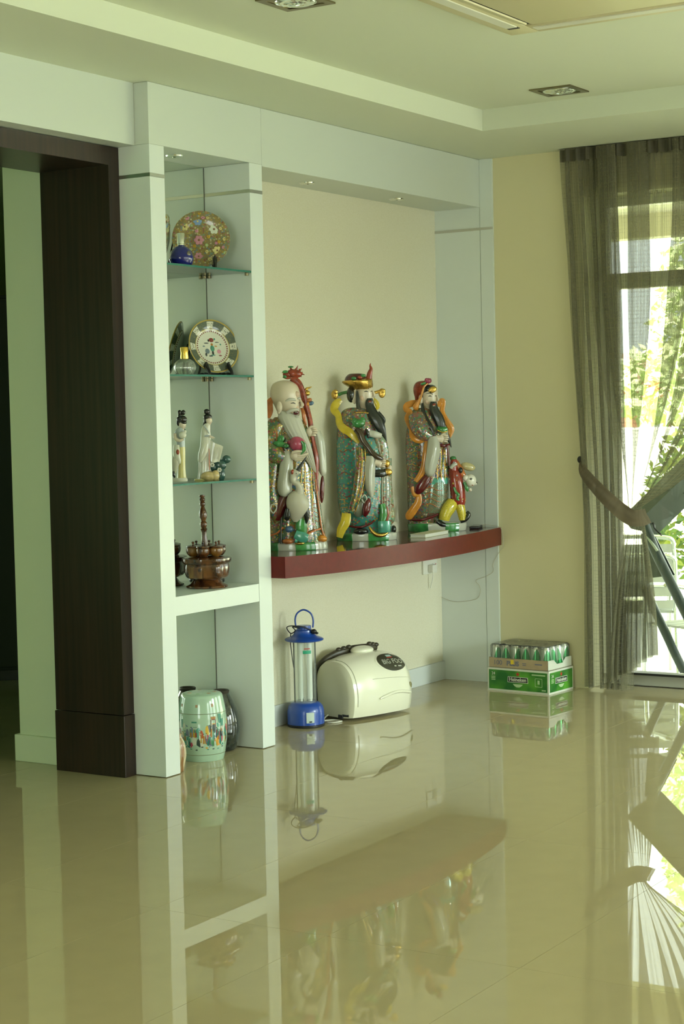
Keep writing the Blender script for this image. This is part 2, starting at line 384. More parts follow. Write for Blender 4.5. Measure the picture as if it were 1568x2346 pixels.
# hall behind the opening
struct(B().box((5.65, 4.90, 0), (5.80, 5.215, ZS)).box((5.80, 4.90, 0), (8.70, 5.05, ZS)).obj('wall_hall', 'palewall'))
struct(B().box((5.632, 4.93, 0), (5.652, 5.232, .115), bev=.003).box((5.65, 5.213, 0), (5.80, 5.233, .115), bev=.003).obj('baseboard_hall', 'palewall'))
struct(B().box((-1.6, 9.0, 0), (8.7, 9.2, ZS)).box((8.55, 5.05, 0), (8.7, 9.0, ZS)).obj('wall_far', mat('dark_olive_paint', (.20, .22, .10), .8)))  # far hall walls in one even dark olive
hc = thing('wardrobe', 'tall black wardrobe standing in the dark hall beyond the dark doorway', 'wardrobe', (7.1, 7.25, 0), math.radians(-52))
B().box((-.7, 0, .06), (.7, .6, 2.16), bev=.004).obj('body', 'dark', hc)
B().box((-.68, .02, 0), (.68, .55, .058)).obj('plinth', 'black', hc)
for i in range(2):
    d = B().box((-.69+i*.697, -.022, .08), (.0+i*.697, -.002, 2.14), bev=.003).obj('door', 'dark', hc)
    B().tube([(-.69+i*.697+(.64 if i % 2 == 0 else .05), -.034, z) for z in (.95, 1.0, 1.15, 1.2)], .006, n=8).obj('handle', 'chrome', d)
# joinery around the wallpapered niche
struct(B().box((6.4135, YF, 2.538), (8.452, YB, ZS-.001), bev=.002).obj('trim_2', 'bulk'))
tr = struct(B().box((8.446, 4.412, 0), (8.457, YB, ZS-.001)).box((8.4445, 4.334, 0), (8.457, 4.4095, ZS-.001), bev=.001).obj('trim_3', 'white'))
B().box((8.4428, 4.334, 2.417), (8.446, YB, 2.431)).obj('inlay_strip', 'alu', tr)
struct(B().box((6.413, 4.670, 0), (8.446, 4.686, .10), bev=.002).obj('baseboard_back', 'skirting'))
# ---------------------------------------------------------------- display cabinet
cab = thing('display_cabinet', 'tall white built in display cabinet with glass shelves beside the dark doorway', 'cabinet', (6.02, 4.53, 0))
OX, OY = 6.02, 4.53
def cbx(lo, hi, **k): return B().box((lo[0]-OX, lo[1]-OY, lo[2]), (hi[0]-OX, hi[1]-OY, hi[2]), **k)
for x0, x1 in ((5.627, 5.722), (6.317, 6.412)):
    cbx((x0, YF, .003), (x1, YC, 2.417), bev=.0012).obj('side_panel', 'white', cab)
    cbx((x0, YF, 2.431), (x1, YC, 2.5445), bev=.0012).obj('side_panel', 'white', cab)
    cbx((x0-.0004, YF-.0006, 2.4172), (x1+.0004, YC, 2.4308)).obj('inlay_strip', 'alu', cab)
cbx((5.627, YF, 2.545), (6.412, YC, ZS-.001), bev=.0012).obj('top_panel', 'bulk', cab)
cbx((5.722, 4.653, .003), (6.315, 4.668, 2.544)).obj('mirror_back', 'mirror', cab, label='mirror backing of the cabinet')
cbx((6.3152, 4.651, .004), (6.3163, 4.6528, 2.543)).obj('corner_seam', 'seam', cab)
cbx((5.7225, YF+.0015, .649), (6.3162, 4.652, .727), bev=.001).obj('fixed_shelf', 'white', cab)
for z in (2.077, 1.628, 1.182):
    b = cbx((5.724, YF+.001, z-.004), (6.315, 4.651, z+.004)); b.mi = [0, 0, 1, 0, 0, 0]
    g = b.obj('glass_shelf', ['shelfglass', 'glassedge'], cab)
    for sx, sy in ((5.733, 4.43), (5.733, 4.63), (6.306, 4.43), (6.306, 4.63), (6.29, 4.643)):
        B().lathe([(.0, 0), (.0085, 0), (.0085, .011), (.006, .012), (0, .012)], (sx-OX, sy-OY, z-.0162), n=14).obj('shelf_support', 'bronze', g, 40)
# ---------------------------------------------------------------- red shelf
fr = cr_path([(6.4145, 4.338), (6.55, 4.302), (6.86, 4.245), (7.31, 4.205), (7.75, 4.215), (8.1, 4.252), (8.441, 4.312)], 6)
poly = [(x-7.4, y-4.5) for x, y in fr]+[(8.441-7.4, YB-.001-4.5), (6.4145-7.4, YB-.001-4.5)]
X['red'] = mat('burgundy_laminate', (.115, .009, .006), .38, spec=.25, var=.12, vscale=40)
rs = tag(B().prism(poly, (0, 0, .095), (0, 0, 0), (1, 0, 0), (0, 1, 0)).obj('wall_shelf', 'red', None, 30, loc=(7.4, 4.5, .743)), 'glossy dark red bow fronted shelf carrying the three tall figurines', 'shelf')
X['redtop'] = mat('polished_burgundy_top', (.085, .008, .006), .06, spec=.5)
rs.data.materials.append(X['redtop'])
for p_ in rs.data.polygons:
    if p_.normal.z > .9: p_.material_index = 1
ZR = .8381
# ---------------------------------------------------------------- window in the right wall
win = struct(B().box((8.62, 1.55, .06), (8.69, 1.60, 2.55)).box((8.62, 3.765, .06), (8.69, 3.82, 2.55)).box((8.62, 1.6, 2.50), (8.69, 3.765, 2.55)).obj('window_1', 'wash'))
B().box((8.62, 1.6, .0605), (8.69, 3.765, .072)).obj('track', 'black', win)
B().box((8.615, 1.6, 2.075), (8.695, 3.765, 2.155), bev=.004).obj('transom', 'wash', win)
for a, b_ in ((3.715, 3.764), (2.62, 2.67), (1.602, 1.65)): B().box((8.63, a, .073), (8.68, b_, 2.074), bev=.003).obj('mullion', 'wash', win)
for a, b_ in ((2.68, 3.70), (1.66, 2.61)):
    B().box((8.652, a, .078), (8.658, b_, 2.07)).obj('pane', 'glass', win)
B().box((8.652, 1.61, 2.16), (8.658, 3.755, 2.495)).obj('pane', 'glass', win)
# ---------------------------------------------------------------- lamps and air conditioner in the ceiling
X['lampglass'] = mat('pressed_lamp_glass', (.85, .92, .86), .07, .8)
def square_light(x, y, label):
    t = thing('downlight', label, 'ceiling light', (x, y, ZC-.0062))
    f = B(); s_, q = .101, .074
    for lo, hi in (((-s_, -s_), (s_, -q)), ((-s_, q), (s_, s_)), ((-s_, -q), (-q, q)), ((q, -q), (s_, q))): f.box((lo[0], lo[1], 0), (hi[0], hi[1], .006))
    f.obj('frame', 'bronze', t)
    B().box((-.0735, -.0735, .0035), (.0735, .0735, .006)).obj('backing', 'bronze', t)
    rq = random.Random(int(x*100)); rings = []
    for r_, z in ((.0725, .0032), (.068, -.001), (.056, -.0045), (.042, -.005), (.03, -.008), (.016, -.0095), (.001, -.010)):
        rings.append([(r_*math.cos(2*PI*j/22), r_*math.sin(2*PI*j/22), z+rq.uniform(-.0016, .0016)*(r_ < .07)) for j in range(22)])
    B().loft(rings).obj('reflector', 'lampglass', t)
    B().lathe([(.0725, .0026), (.0738, .0010), (.0738, .0034), (.0725, .0034)], n=40).obj('rim', 'chrome', t)
square_light(7.373, 3.438, 'square bronze framed downlight in the ceiling nearest the curtain')
square_light(5.218, 3.430, 'square bronze framed downlight cut by the top edge of the picture')
def round_light(x, y, z, label):
    t = thing('downlight', label, 'ceiling light', (x, y, z-.006), group=None)
    B().lathe([(.030, 0), (.0365, .001), (.038, .006), (.029, .006), (.0285, .002)], n=28).obj('rim', 'chrome', t, 40)
    B().lathe([(.028, .0012), (.02, .004), (0, .005)], n=24, lobes=8, amp=.05).obj('reflector', 'chrome', t, 20)
    B().ball((0, 0, .0005), (.010, .010, .004), 12, 6).obj('lamp', 'chrome', t, 60)
round_light(5.955, 4.535, 2.5448, 'small round chrome downlight in the top of the white display cabinet')
round_light(6.996, 4.557, 2.5378, 'small round chrome downlight over the bearded elder figurine, left of two')
round_light(7.821, 4.557, 2.5378, 'small round chrome downlight near the right pillar, right of two over the niche')
ac = thing('air_conditioner', 'cream ceiling cassette air conditioner at the top right', 'air conditioner', (5.575, 2.54, ZC))
X['acbody'] = mat('cream_plastic', (.62, .57, .36), .45); X['acdark'] = mat('louver_gap', (.03, .03, .025), .6)
f = B(); s_, q = .475, .36
for lo, hi in (((-s_, -s_), (s_, -q)), ((-s_, q), (s_, s_)), ((-s_, -q), (-q, q)), ((q, -q), (s_, q))): f.box((lo[0], lo[1], -.036), (hi[0], hi[1], -.001), bev=.006)
f.obj('panel', 'acbody', ac, 35)
B().box((-q, -q, -.028), (q, q, -.001)).obj('backing', 'acdark', ac)
B().box((-.31, -.31, -.046), (.31, .31, -.029), bev=.008).obj('grille', 'acbody', ac, 35)
for k in range(4):
    R = Matrix.Rotation(k*PI/2, 3, 'Z')
    b = B().obox(R @ Vector((.336, 0, -.0405)), R @ Vector((.017, 0, .004)), R @ Vector((0, .29, 0)), R @ Vector((-.001, 0, .003))); b.obj('louver', 'acbody', ac)
    b = B().obox(R @ Vector((.405, 0, -.0375)), R @ Vector((.022, 0, .0)), R @ Vector((0, .34, 0)), R @ Vector((0, 0, .002))); b.obj('flap', 'wash', ac)
    b = B().obox(R @ Vector((.405, -.352, -.0372)), R @ Vector((.022, 0, .0)), R @ Vector((0, .013, 0)), R @ Vector((0, 0, .0016))); b.obj('flap_gap', 'acdark', ac)
# power socket under the shelf, with a plug, and a thin cable
so = thing('power_socket', 'white double power socket on the wallpaper just under the red shelf', 'socket', tuple(on_y(983, 1296, YB-.001)))
B().box((-.075, -.010, -.043), (.075, 0, .043), bev=.003).obj('plate', 'wash', so)
pg = B().box((-.03, -.042, -.032), (.012, -.011, .008), bev=.004).obj('plug', 'wash', so)
B().tube([(-.01, -.03, -.03), (-.01, -.03, -.06), (-.008, -.012, -.12)], .003, n=8).obj('plug_lead', 'wash', pg, 60)
B().box((.022, -.014, -.005), (.034, -.0101, .012), bev=.001).obj('switch', 'wash', so); B().box((.052, -.012, .004), (.060, -.0101, .008)).obj('switch_mark', mat('red_mark', (.5, .05, .03), .5), so)
# ================================================================= curtain
X['sheer'] = sheer('sheer_olive_cloth', (.24, .23, .15), .54)
X['tape'] = sheer('curtain_heading_tape', (.16, .15, .11), .93)
X['tie'] = sheer('folded_sheer_band', (.17, .14, .095), .96)
cur = thing('curtain', 'sheer olive curtain gathered by a tieback at the window beside the cream wall', 'curtain', (8.38, 3.3, 0))
CX, CY = 8.38, 3.3
def cloth(name, fn, nu, nv, mt, uvw, uvh, parent=cur):
    vs, uvs = [], []
    for j in range(nv+1):
        for i in range(nu+1):
            x, y, z = fn(i/nu, j/nv); vs.append((x-CX, y-CY, z)); uvs.append((i/nu*uvw, j/nv*uvh))
    fs = [(j*(nu+1)+i, j*(nu+1)+i+1, (j+1)*(nu+1)+i+1, (j+1)*(nu+1)+i) for j in range(nv) for i in range(nu)]
    me = bpy.data.meshes.new(name); me.from_pydata(vs, [], fs); me.materials.append(X[mt])
    uv = me.uv_layers.new(name='UVMap')
    for lo in me.loops: uv.data[lo.index].uv = uvs[lo.vertex_index]
    for p_ in me.polygons: p_.use_smooth = True
    o = bpy.data.objects.new(name, me); C.objects.link(o); o.parent = parent
    return o
def smooth(a, b, x):
    t_ = max(0, min(1, (x-a)/(b-a))); return t_*t_*(3-2*t_)
# straight outer drop beside the wall
def dropA(s, v):
    z = 2.785*(1-v)+.012*v
    yl = 3.915-.03*smooth(0, .25, v)-.065*smooth(.2, .75, v); yr = 3.60-.03*v
    n = 5.3; ph = 2*PI*n*(s+.03*math.sin(9*s+1)); k = .7+.5*v
    y = yl+(yr-yl)*s+.024*math.cos(ph+.6*math.sin(3*v+s*5))
    x = 8.413+.020*k*math.sin(ph+.25*math.sin(5*v))
    return x, y, z
cloth('drop', dropA, 150, 50, 'sheer', 1.3, 2.8)
# fan gathered to the tie point, flaring below it
TIE = (8.352, 3.495, .915)
def fan(s, v):
    n = 9; ph = 2*PI*n*(s+.020*math.sin(13*s)+.008*math.sin(31*s+2))
    yt = 3.74-1.5*s
    top = (8.40, yt, 2.785); mid = (8.39, yt-.02, 1.80-.15*s); tie = (TIE[0]-.02+.04*math.sin(PI*s), TIE[1]+.045-.075*s, TIE[2]+.02+.03*s)
    bot = (8.35+.03*math.sin(PI*s), 3.655-.205*s-.05*s*s, .10+.11*smooth(.3, 1, s)-.05*smooth(0, .3, .3-s))
    vt = .62
    if v < vt:
        q = v/vt; a, b_, c_ = (1-q)**2, 2*q*(1-q), q*q
        x, y, z = [a*top[i]+b_*mid[i]+c_*tie[i] for i in range(3)]
        k = 1-.93*smooth(.35, 1, q); ky = k
    else:
        q = (v-vt)/(1-vt); e = 1-(1-q)**1.7
        x = tie[0]+(bot[0]-tie[0])*e; y = tie[1]+(bot[1]-tie[1])*e; z = tie[2]+(bot[2]-tie[2])*q
        k = .07+.75*smooth(0, .7, q); ky = .22*k
    return x+.030*k*math.sin(ph)+.010*k*math.sin(2.3*ph+1), y+.078*ky*math.cos(ph+.5)+.02*ky*math.cos(2.3*ph), z
cloth('gathered_panel', fan, 420, 90, 'sheer', 3.2, 2.9)
def heading(s, v):
    p_ = dropA(s*1.0, v*.024) if False else (8.40+.020*math.sin(2*PI*30*s), 3.917-1.68*s, 2.786-.062*v)
    return p_
cloth('heading_tape', heading, 240, 3, 'tape', 2.2, .07)
TB = cr_path([(8.447, 3.845, 1.190, .014), (8.375, 3.80, 1.135, .028), (8.335, 3.70, 1.045, .036), (8.318, 3.60, .962, .040), (8.302, 3.515, .910, .042), (8.312, 3.462, .905, .042), (8.35, 3.438, .915, .040),], 8)
def band(s, v):
    i = min(int(s*(len(TB)-1)), len(TB)-2); q = s*(len(TB)-1)-i; a = [TB[i][k]+(TB[i+1][k]-TB[i][k])*q for k in range(4)]
    d = Vector(TB[i+1][:3])-Vector(TB[i][:3]); up = Vector((0, -d.z, d.y)).normalized(); up = up if up.z > 0 else -up
    p_ = Vector(a[:3])+up*a[3]*(1-2*v)+Vector((-1, 0, 0))*(.006*math.sin(PI*v)+.0025*math.sin(v*11+s*4))
    return p_.x, p_.y, p_.z
cloth('tieback', band, 70, 12, 'tie', .08, .9)
B().ball((8.443-CX, 3.850-CY, 1.195), (.014, .014, .018), 10, 8).obj('hook', 'black', cur, 60)
B().box((8.385-CX, 1.6-CY, 2.789), (8.42-CX, 3.92-CY, 2.7895)).obj('rail', 'alu', cur)
# ================================================================= outside
X['patio'] = mat('pale_patio_tile', (.72, .72, .66), .6); X['render'] = mat('porch_paint', (.72, .66, .46), .8)
ZP = -.22
struct(B().box((8.70, -8, ZP-.1), (14.2, 14, ZP)).obj('floor_patio', 'patio'))
struct(B().box((14.2, -25, ZP-.3), (45, 40, ZP-.12)).obj('ground', mat('lawn', (.30, .42, .10), .9, var=.3, vscale=3)))
struct(B().box((8.70, -1, 2.78), (11.6, 9, 2.95)).box((11.45, -1, 2.62), (11.6, 9, 2.95)).obj('ceiling_porch', 'render'))
def bush(name, c, r, n, label, cat, seed, pal, trunk=None, leaf=.09):
    rnd = random.Random(seed); b = B()
    for i in range(n):
        u_, v_ = rnd.uniform(-1, 1), rnd.uniform(0, 2*PI); q = rnd.uniform(.55, 1)**.5; w_ = math.sqrt(1-u_*u_)
        p_ = Vector((r[0]*q*w_*math.cos(v_), r[1]*q*w_*math.sin(v_), r[2]*q*u_))
        d1 = Vector((rnd.gauss(0, 1), rnd.gauss(0, 1), rnd.gauss(0, .7))).normalized(); d2 = d1.cross(Vector((rnd.gauss(0, 1), rnd.gauss(0, 1), rnd.gauss(0, 1)))).normalized()
        l_ = leaf*rnd.uniform(.7, 1.4)
        b.add([p_-d1*l_, p_+d2*l_*.42, p_+d1*l_, p_-d2*l_*.42], [(0, 1, 2, 3)], rnd.randrange(len(pal)))
    t_ = thing(name, label, cat, c)
    o = b.obj('foliage', pal, t_); o['kind'] = 'stuff'
    zt = ZP-.12-c[2]
    B().tube([(0, 0, zt), (.03, .02, zt*.5), (0, 0, 0), (.02, -.03, r[2]*.5)], [.09, .07, .06, .02], n=8).obj('trunk', mat('bark', (.16, .11, .06), .9), t_, 60)
    return t_
pal = [mat('leaf_yellow', (.88, .92, .52), .6), mat('leaf_bright', (.80, .90, .52), .6), mat('leaf_mid', (.66, .80, .38), .6), mat('leaf_pale', (.90, .93, .68), .6)]
paln = [mat('shrub_leaf_yellow', (.30, .35, .04), .6), mat('shrub_leaf_green', (.16, .26, .03), .6), mat('shrub_leaf_deep', (.09, .17, .03), .6), mat('shrub_leaf_light', (.36, .42, .08), .6)]
E_ = CP
def out(px, py, x): return on_x(px, py, x)
# a neighbour's house far behind, seen faintly through the curtain
hp = out(1455, 900, 34)
hs = thing('house', 'low terracotta house far away behind the left half of the curtain', 'house', (34, hp.y, ZP-.12))
B().box((0, -1.0, 0), (6, 1.2, 2.35)).obj('wall', mat('terracotta_render', (.50, .20, .12), .8), hs)
B().prism([(-1.25, 2.35), (1.45, 2.35), (.1, 2.95)], (6.4, 0, 0), (-.2, 0, 0), (0, 1, 0), (0, 0, 1)).obj('roof', mat('roof_tile', (.42, .26, .19), .8), hs)
for k in range(2):
    wi = B().box((-.04, -.7+k*1.0, 1.1), (.02, -.1+k*1.0, 1.9)).obj('window', 'wash', hs); B().box((-.05, -.65+k*1.0, 1.15), (-.041, -.15+k*1.0, 1.85)).obj('pane', mat('grey_pane', (.30, .33, .32), .3), wi)
gw = struct(B().box((15.4, -6, ZP-.12), (15.55, 14, 1.28), bev=.02).obj('wall_garden', mat('white_garden_wall', (.80, .80, .74), .8)))
for px, py, x, r_, n, lf, pl_, lab in (
    (1622, 1150, 13.0, (.45, .50, .62), 1500, .05, paln, 'leafy yellow green shrub outside just right of the open curtain edge'),
    (1692, 755, 14.2, (.60, .72, 1.3), 3000, .065, pal, 'pale bright young tree behind the shrub at the right edge, mirrored in the floor'),
    (1545, 880, 28, (1.0, 1.3, .7), 900, .13, pal, 'distant pale hedge seen through the curtain beside the terracotta house')):
    bush('garden_tree', tuple(out(px, py, x)), r_, n, lab, 'tree', int(px), pl_, leaf=lf)
# stacked aluminium garden chairs
X['slat'] = mat('grey_slat', (.40, .42, .38), .5); X['tubealu'] = mat('aluminium_tube', (.70, .74, .70), .25, .9)
def chair(loc, rz, label):
    t_ = thing('garden_chair', label, 'chair', loc, rz, 'aluminium garden chairs stacked outside')
    for s_ in (-1, 1):
        B().tube([(s_*.27, -.26, 0), (s_*.27, -.24, .40), (s_*.27, -.22, .62), (s_*.27, -.10, .66), (s_*.27, .20, .66)], .014, n=10, sub=5).obj('arm_leg', 'tubealu', t_, 60)
        B().tube([(s_*.25, .34, 0), (s_*.25, .22, .40), (s_*.25, .25, .58), (s_*.24, .30, .75)], .014, n=10, sub=4).obj('rear_leg', 'tubealu', t_, 60)
    B().tube([(-.24, .30, .75), (-.2, .307, .775), (0, .311, .785), (.2, .307, .775), (.24, .30, .75)], .013, n=10, sub=4).obj('top_rail', 'tubealu', t_, 60)
    B().box((-.26, -.25, .40), (.26, -.225, .425)).obj('front_rail', 'tubealu', t_)
    for k in range(5): B().box((-.25, -.20+k*.085, .418), (.25, -.135+k*.085, .432), bev=.003).obj('seat_slat', 'slat', t_)
    for k in range(4):
        z = .475+k*.078; y = .225+.075*(z-.40)/.35
        B().obox((0, y, z), (.235, 0, 0), (0, .006, .0015), (0, .006, .026)).obj('back_slat', 'slat', t_)
    return t_
pc = out(1447, 1420, 10.3)
ch = chair((10.30, pc.y, ZP), math.radians(118), 'lower aluminium slatted garden chair of the stacked pair seen through the door')
dup(ch, (10.34, pc.y+.025, ZP+.11), None, 'upper aluminium slatted garden chair of the stacked pair seen through the door')
p2 = out(1600, 1400, 9.9)
chair((9.75, p2.y-.12, ZP), math.radians(150), 'single aluminium garden chair at the right edge, in front of the stacked pair')
# folded exercise bench with grey padded board, just outside the door
ex = thing('folding_bench', 'grey padded folding bench with dark legs leaning outside the glass door', 'bench', tuple(out(1530, 1540, 9.35))[:2]+(ZP,))
eo = Vector(ex.location)
def q(px, py, x=9.35): return Vector(out(px, py, x))-eo
X['pad'] = mat('grey_vinyl', (.05, .06, .05), .9, spec=.2); X['dtube'] = mat('dark_green_tube', (.006, .018, .017), .4)
b = B()
p0, p1 = q(1468, 1206), q(1640, 1040); ax = (p1-p0).normalized(); up = Vector((-.25, -ax.z, ax.y)).normalized()
if up.z < 0: up = -up
b.obox((p0+p1)/2+up*.005, ax*((p1-p0).length/2), up*.045, ax.cross(up)*.14).obj('padded_board', 'pad', ex)
for s_, nm in ((0, 'strap'), (1, 'strap')):
    a = p0.lerp(p1, .12+.42*s_)
    B().tube([a-up*.03, a-up*.052, a-up*.075-ax*.01, a-up*.13], .009, n=8, flat=.6).obj(nm, 'black', ex, 60)
B().tube([q(1470, 1180, 9.3), q(1500, 1258, 9.3), q(1545, 1350, 9.3), q(1612, 1492, 9.3), (q(1640, 1552, 9.3).x, q(1640, 1552, 9.3).y, .02)], .029, n=14).obj('leg', 'dtube', ex, 60)
lg = q(1578, 1556, 9.5); B().tube([q(1476, 1345, 9.5), q(1520, 1438, 9.5), lg, (lg.x, lg.y-.12, .02)], .026, n=14).obj('leg', 'dtube', ex, 60)
sl_ = [q(1470, 1222, 9.34), q(1503, 1230, 9.34), q(1547, 1317, 9.34), (q(1480, 1326, 9.34))]; dn = Vector((.02, .006, 0))
B().add([v_ for v_ in sl_]+[v_+dn for v_ in sl_], [(0, 1, 2, 3), (7, 6, 5, 4), (0, 4, 5, 1), (1, 5, 6, 2), (2, 6, 7, 3), (3, 7, 4, 0)]).obj('fabric_sling', 'dtube', ex)
B().tube([q(1481, 1228, 9.26), q(1496, 1246, 9.26), q(1507, 1262, 9.26)], [.006, .016, .016], n=10, flat=.35).obj('buckle_tab', mat('olive_webbing', (.16, .19, .12), .5), ex, 60)
# ================================================================= drinks by the curtain
a_ = math.atan2(.376, .031)-PI/2
bx = thing('drinks_carton', 'green beer carton with white borders on the floor under the tray of cans', 'carton', (8.172, 3.917, 0), 0)
ea, eb = Vector((.0825, .9966, 0)), Vector((.985, -.155, 0)).normalized(); eb = Vector((.9966, -.0825, 0)); ez = Vector((0, 0, 1))
LA, LB, HB = .368, .250, .120
X['cwhite'] = mat('carton_white', (.66, .68, .58), .5); X['cink'] = mat('dark_print', (.02, .03, .02), .5); X['cred'] = mat('red_print', (.55, .03, .02), .5); X['cpale'] = mat('pale_green_print', (.45, .62, .35), .5)
m, t, p = nt('green_print'); L = t.links.new
tc = N(t, 'ShaderNodeTexCoord'); n = N(t, 'ShaderNodeTexNoise'); n.inputs['Scale'].default_value = 9; L(tc.outputs['Object'], n.inputs['Vector'])
r = N(t, 'ShaderNodeValToRGB'); r.color_ramp.elements[0].position = .42; r.color_ramp.elements[1].position = .72; r.color_ramp.elements[0].color = (.012, .13, .018, 1); r.color_ramp.elements[1].color = (.10, .36, .03, 1)
L(n.outputs[0], r.inputs[0]); L(r.outputs[0], p.inputs['Base Color']); p.inputs['Roughness'].default_value = .4; X['cgreen'] = m
B().obox(ea*LA/2+eb*LB/2+ez*HB/2, ea*LA/2, eb*LB/2, ez*HB/2).obj('carton', 'cwhite', bx)
def star(r1, r2): return [((r1 if i % 2 == 0 else r2)*math.sin(i*PI/5), (r1 if i % 2 == 0 else r2)*math.cos(i*PI/5)) for i in range(10)]
def face(o, ax, nrm, Lf):
    """printed carton side: green field, white rim, wordmark on a dark ribbon, star, corner figures"""
    o = Vector(o); c = o+ax*Lf/2+ez*HB/2
    B().obox(c+nrm*.0006, ax*(Lf/2-.009), ez*(HB/2-.010), nrm*.0005).obj('printed_panel', 'cgreen', bx)
    B().prism([(-.062, -.014), (.062, -.014), (.060, .016), (-.060, .016)], nrm*.0008, c+nrm*.0012+ez*.004, ax, ez).obj('name_ribbon', 'cwhite', bx)
    B().prism([(-.059, -.0115), (.059, -.0115), (.057, .0135), (-.057, .0135)], nrm*.0006, c+nrm*.0019+ez*.004, ax, ez).obj('name_field', 'cink', bx)
    text('lettering', 'Heineken', .027, 'cwhite', bx, c+nrm*.0028+ez*.0055, ax, ez, bold=.0005)
    B().prism(star(.013, .0055), nrm*.0006, c+nrm*.0012+ez*.034, ax, ez).obj('star', 'cred', bx)
    B().prism([(-.03, 0), (.03, 0), (.02, -.010), (.008, -.016), (-.008, -.016), (-.02, -.010)], nrm*.0005, c+nrm*.0012-ez*.018, ax, ez).obj('crest', 'cpale', bx)
    text('lettering', '24', .022, 'cwhite', bx, c+nrm*.0016-ax*(Lf/2-.036)+ez*.030, ax, ez)
    for k in range(3): B().obox(c+nrm*.0012-ax*(Lf/2-.036)+ez*(.014-.008*k), ax*.012, ez*.002, nrm*.0003).obj('small_print', 'cpale', bx)
    if Lf > .3:
        B().obox(c+nrm*.0012+ax*(Lf/2-.060)+ez*.037, ax*.040, ez*.003, nrm*.0003).obj('small_print', 'cpale', bx)
        for dx, dz, hx, hz in ((0, .021, .020, .001), (0, -.021, .020, .001), (-.020, 0, .001, .021), (.020, 0, .001, .021), (0, .002, .006, .010)): B().obox(c+nrm*.0012+ax*(Lf/2-.060+dx)+ez*(dz-.002), ax*hx, ez*hz, nrm*.0003).obj('emblem_line', 'cpale', bx)
        B().obox(c+nrm*.0012+ax*(Lf/2-.030)-ez*.040, ax*.012, ez*.003, nrm*.0003).obj('small_print', 'cpale', bx)
face(ea*LA, -ea, -eb, LA); face((0, 0, 0), eb, -ea, LB)
ty = thing('drinks_tray', 'cardboard tray of drink cans wrapped in clear film on the green carton', 'tray', (8.172, 3.917, HB+.0012), 0)
X['kraft'] = mat('kraft_board', (.42, .33, .20), .7, var=.06, vscale=30); X['kgrey'] = mat('grey_blue_print', (.16, .17, .22), .6); X['kyel'] = mat('yellow_print', (.72, .55, .03), .5)
X['film'] = clear('clear_film', (.97, .98, .96), .07, .12, .05, (.8, .82, .75))
to = ea*.006+eb*.004; TLa, TLb, TH = .356, .243, .052
b = B(); th = .0025
b.obox(to+ea*TLa/2+eb*TLb/2+ez*.0015, ea*TLa/2, eb*TLb/2, ez*.0015)
b.obox(to+ea*TLa/2+eb*th/2+ez*TH/2, ea*TLa/2, eb*th/2, ez*TH/2).obox(to+ea*TLa/2+eb*(TLb-th/2)+ez*TH/2, ea*TLa/2, eb*th/2, ez*TH/2)
b.obj('tray', 'kraft', ty)
for k in (0, 1):
    o = to+ea*(0 if k == 0 else TLa-th)
    B().prism([(0, 0), (TLb, 0), (TLb, TH), (TLb-.06, TH), (TLb/2+.03, TH*.52), (TLb/2-.03, TH*.52), (.06, TH), (0, TH)], ea*th, o, eb, ez).obj('end_flap', 'cwhite', ty)
fo = to-eb*.0006
text('lettering', '100', .036, 'kgrey', ty, fo+ea*(TLa-.055)+ez*.026, -ea, ez)
text('lettering', 'PLUS', .034, 'kgrey', ty, fo+ea*(TLa-.146)+ez*.025, -ea, ez, bold=.0012)
B().obox(fo+ea*(TLa-.143)+ez*.034-eb*.0012, ea*.009, eb*.0003, ez*.011).obj('colour_block', 'kyel', ty)
for k, (u_, hw) in enumerate(((.215, .012), (.215, .010))): B().obox(fo+ea*(TLa-u_)+ez*(.030-.009*k), ea*hw, eb*.0002, ez*.002).obj('small_print', 'kgrey', ty)
B().obox(fo+ea*(TLa-.30)+ez*.030, ea*.022, eb*.0002, ez*.003).obj('small_print', 'kgrey', ty)
X['cansilver'] = mat('can_silver', (.72, .74, .70), .22, .9)
m, t, p = nt('can_print'); L = t.links.new
tc = N(t, 'ShaderNodeTexCoord'); sp = N(t, 'ShaderNodeSeparateXYZ'); L(tc.outputs['Object'], sp.inputs[0])
n = N(t, 'ShaderNodeMath', operation='ARCTAN2'); L(sp.outputs[1], n.inputs[0]); L(sp.outputs[0], n.inputs[1])
s2 = N(t, 'ShaderNodeMath', operation='SINE'); mu = N(t, 'ShaderNodeMath', operation='MULTIPLY'); L(n.outputs[0], mu.inputs[0]); mu.inputs[1].default_value = 2; L(mu.outputs[0], s2.inputs[0])
zz = N(t, 'ShaderNodeMath', operation='MULTIPLY_ADD'); L(sp.outputs[2], zz.inputs[0]); zz.inputs[1].default_value = -22; L(s2.outputs[0], zz.inputs[2])
r = ramp_const(t, [(.02, .20, .05), (.02, .26, .07), (.62, .66, .58), (.62, .66, .58)]); ad = N(t, 'ShaderNodeMath', operation='MULTIPLY_ADD'); L(zz.outputs[0], ad.inputs[0]); ad.inputs[1].default_value = -.2; ad.inputs[2].default_value = .25; L(ad.outputs[0], r.inputs[0])
L(r.outputs[0], p.inputs['Base Color']); p.inputs['Metallic'].default_value = .5; p.inputs['Roughness'].default_value = .22; X['canprint'] = m
rows = ['front row', 'second row', 'third row', 'row by the wall']
can0 = None; names = ['first', 'second', 'third', 'fourth', 'fifth', 'sixth']
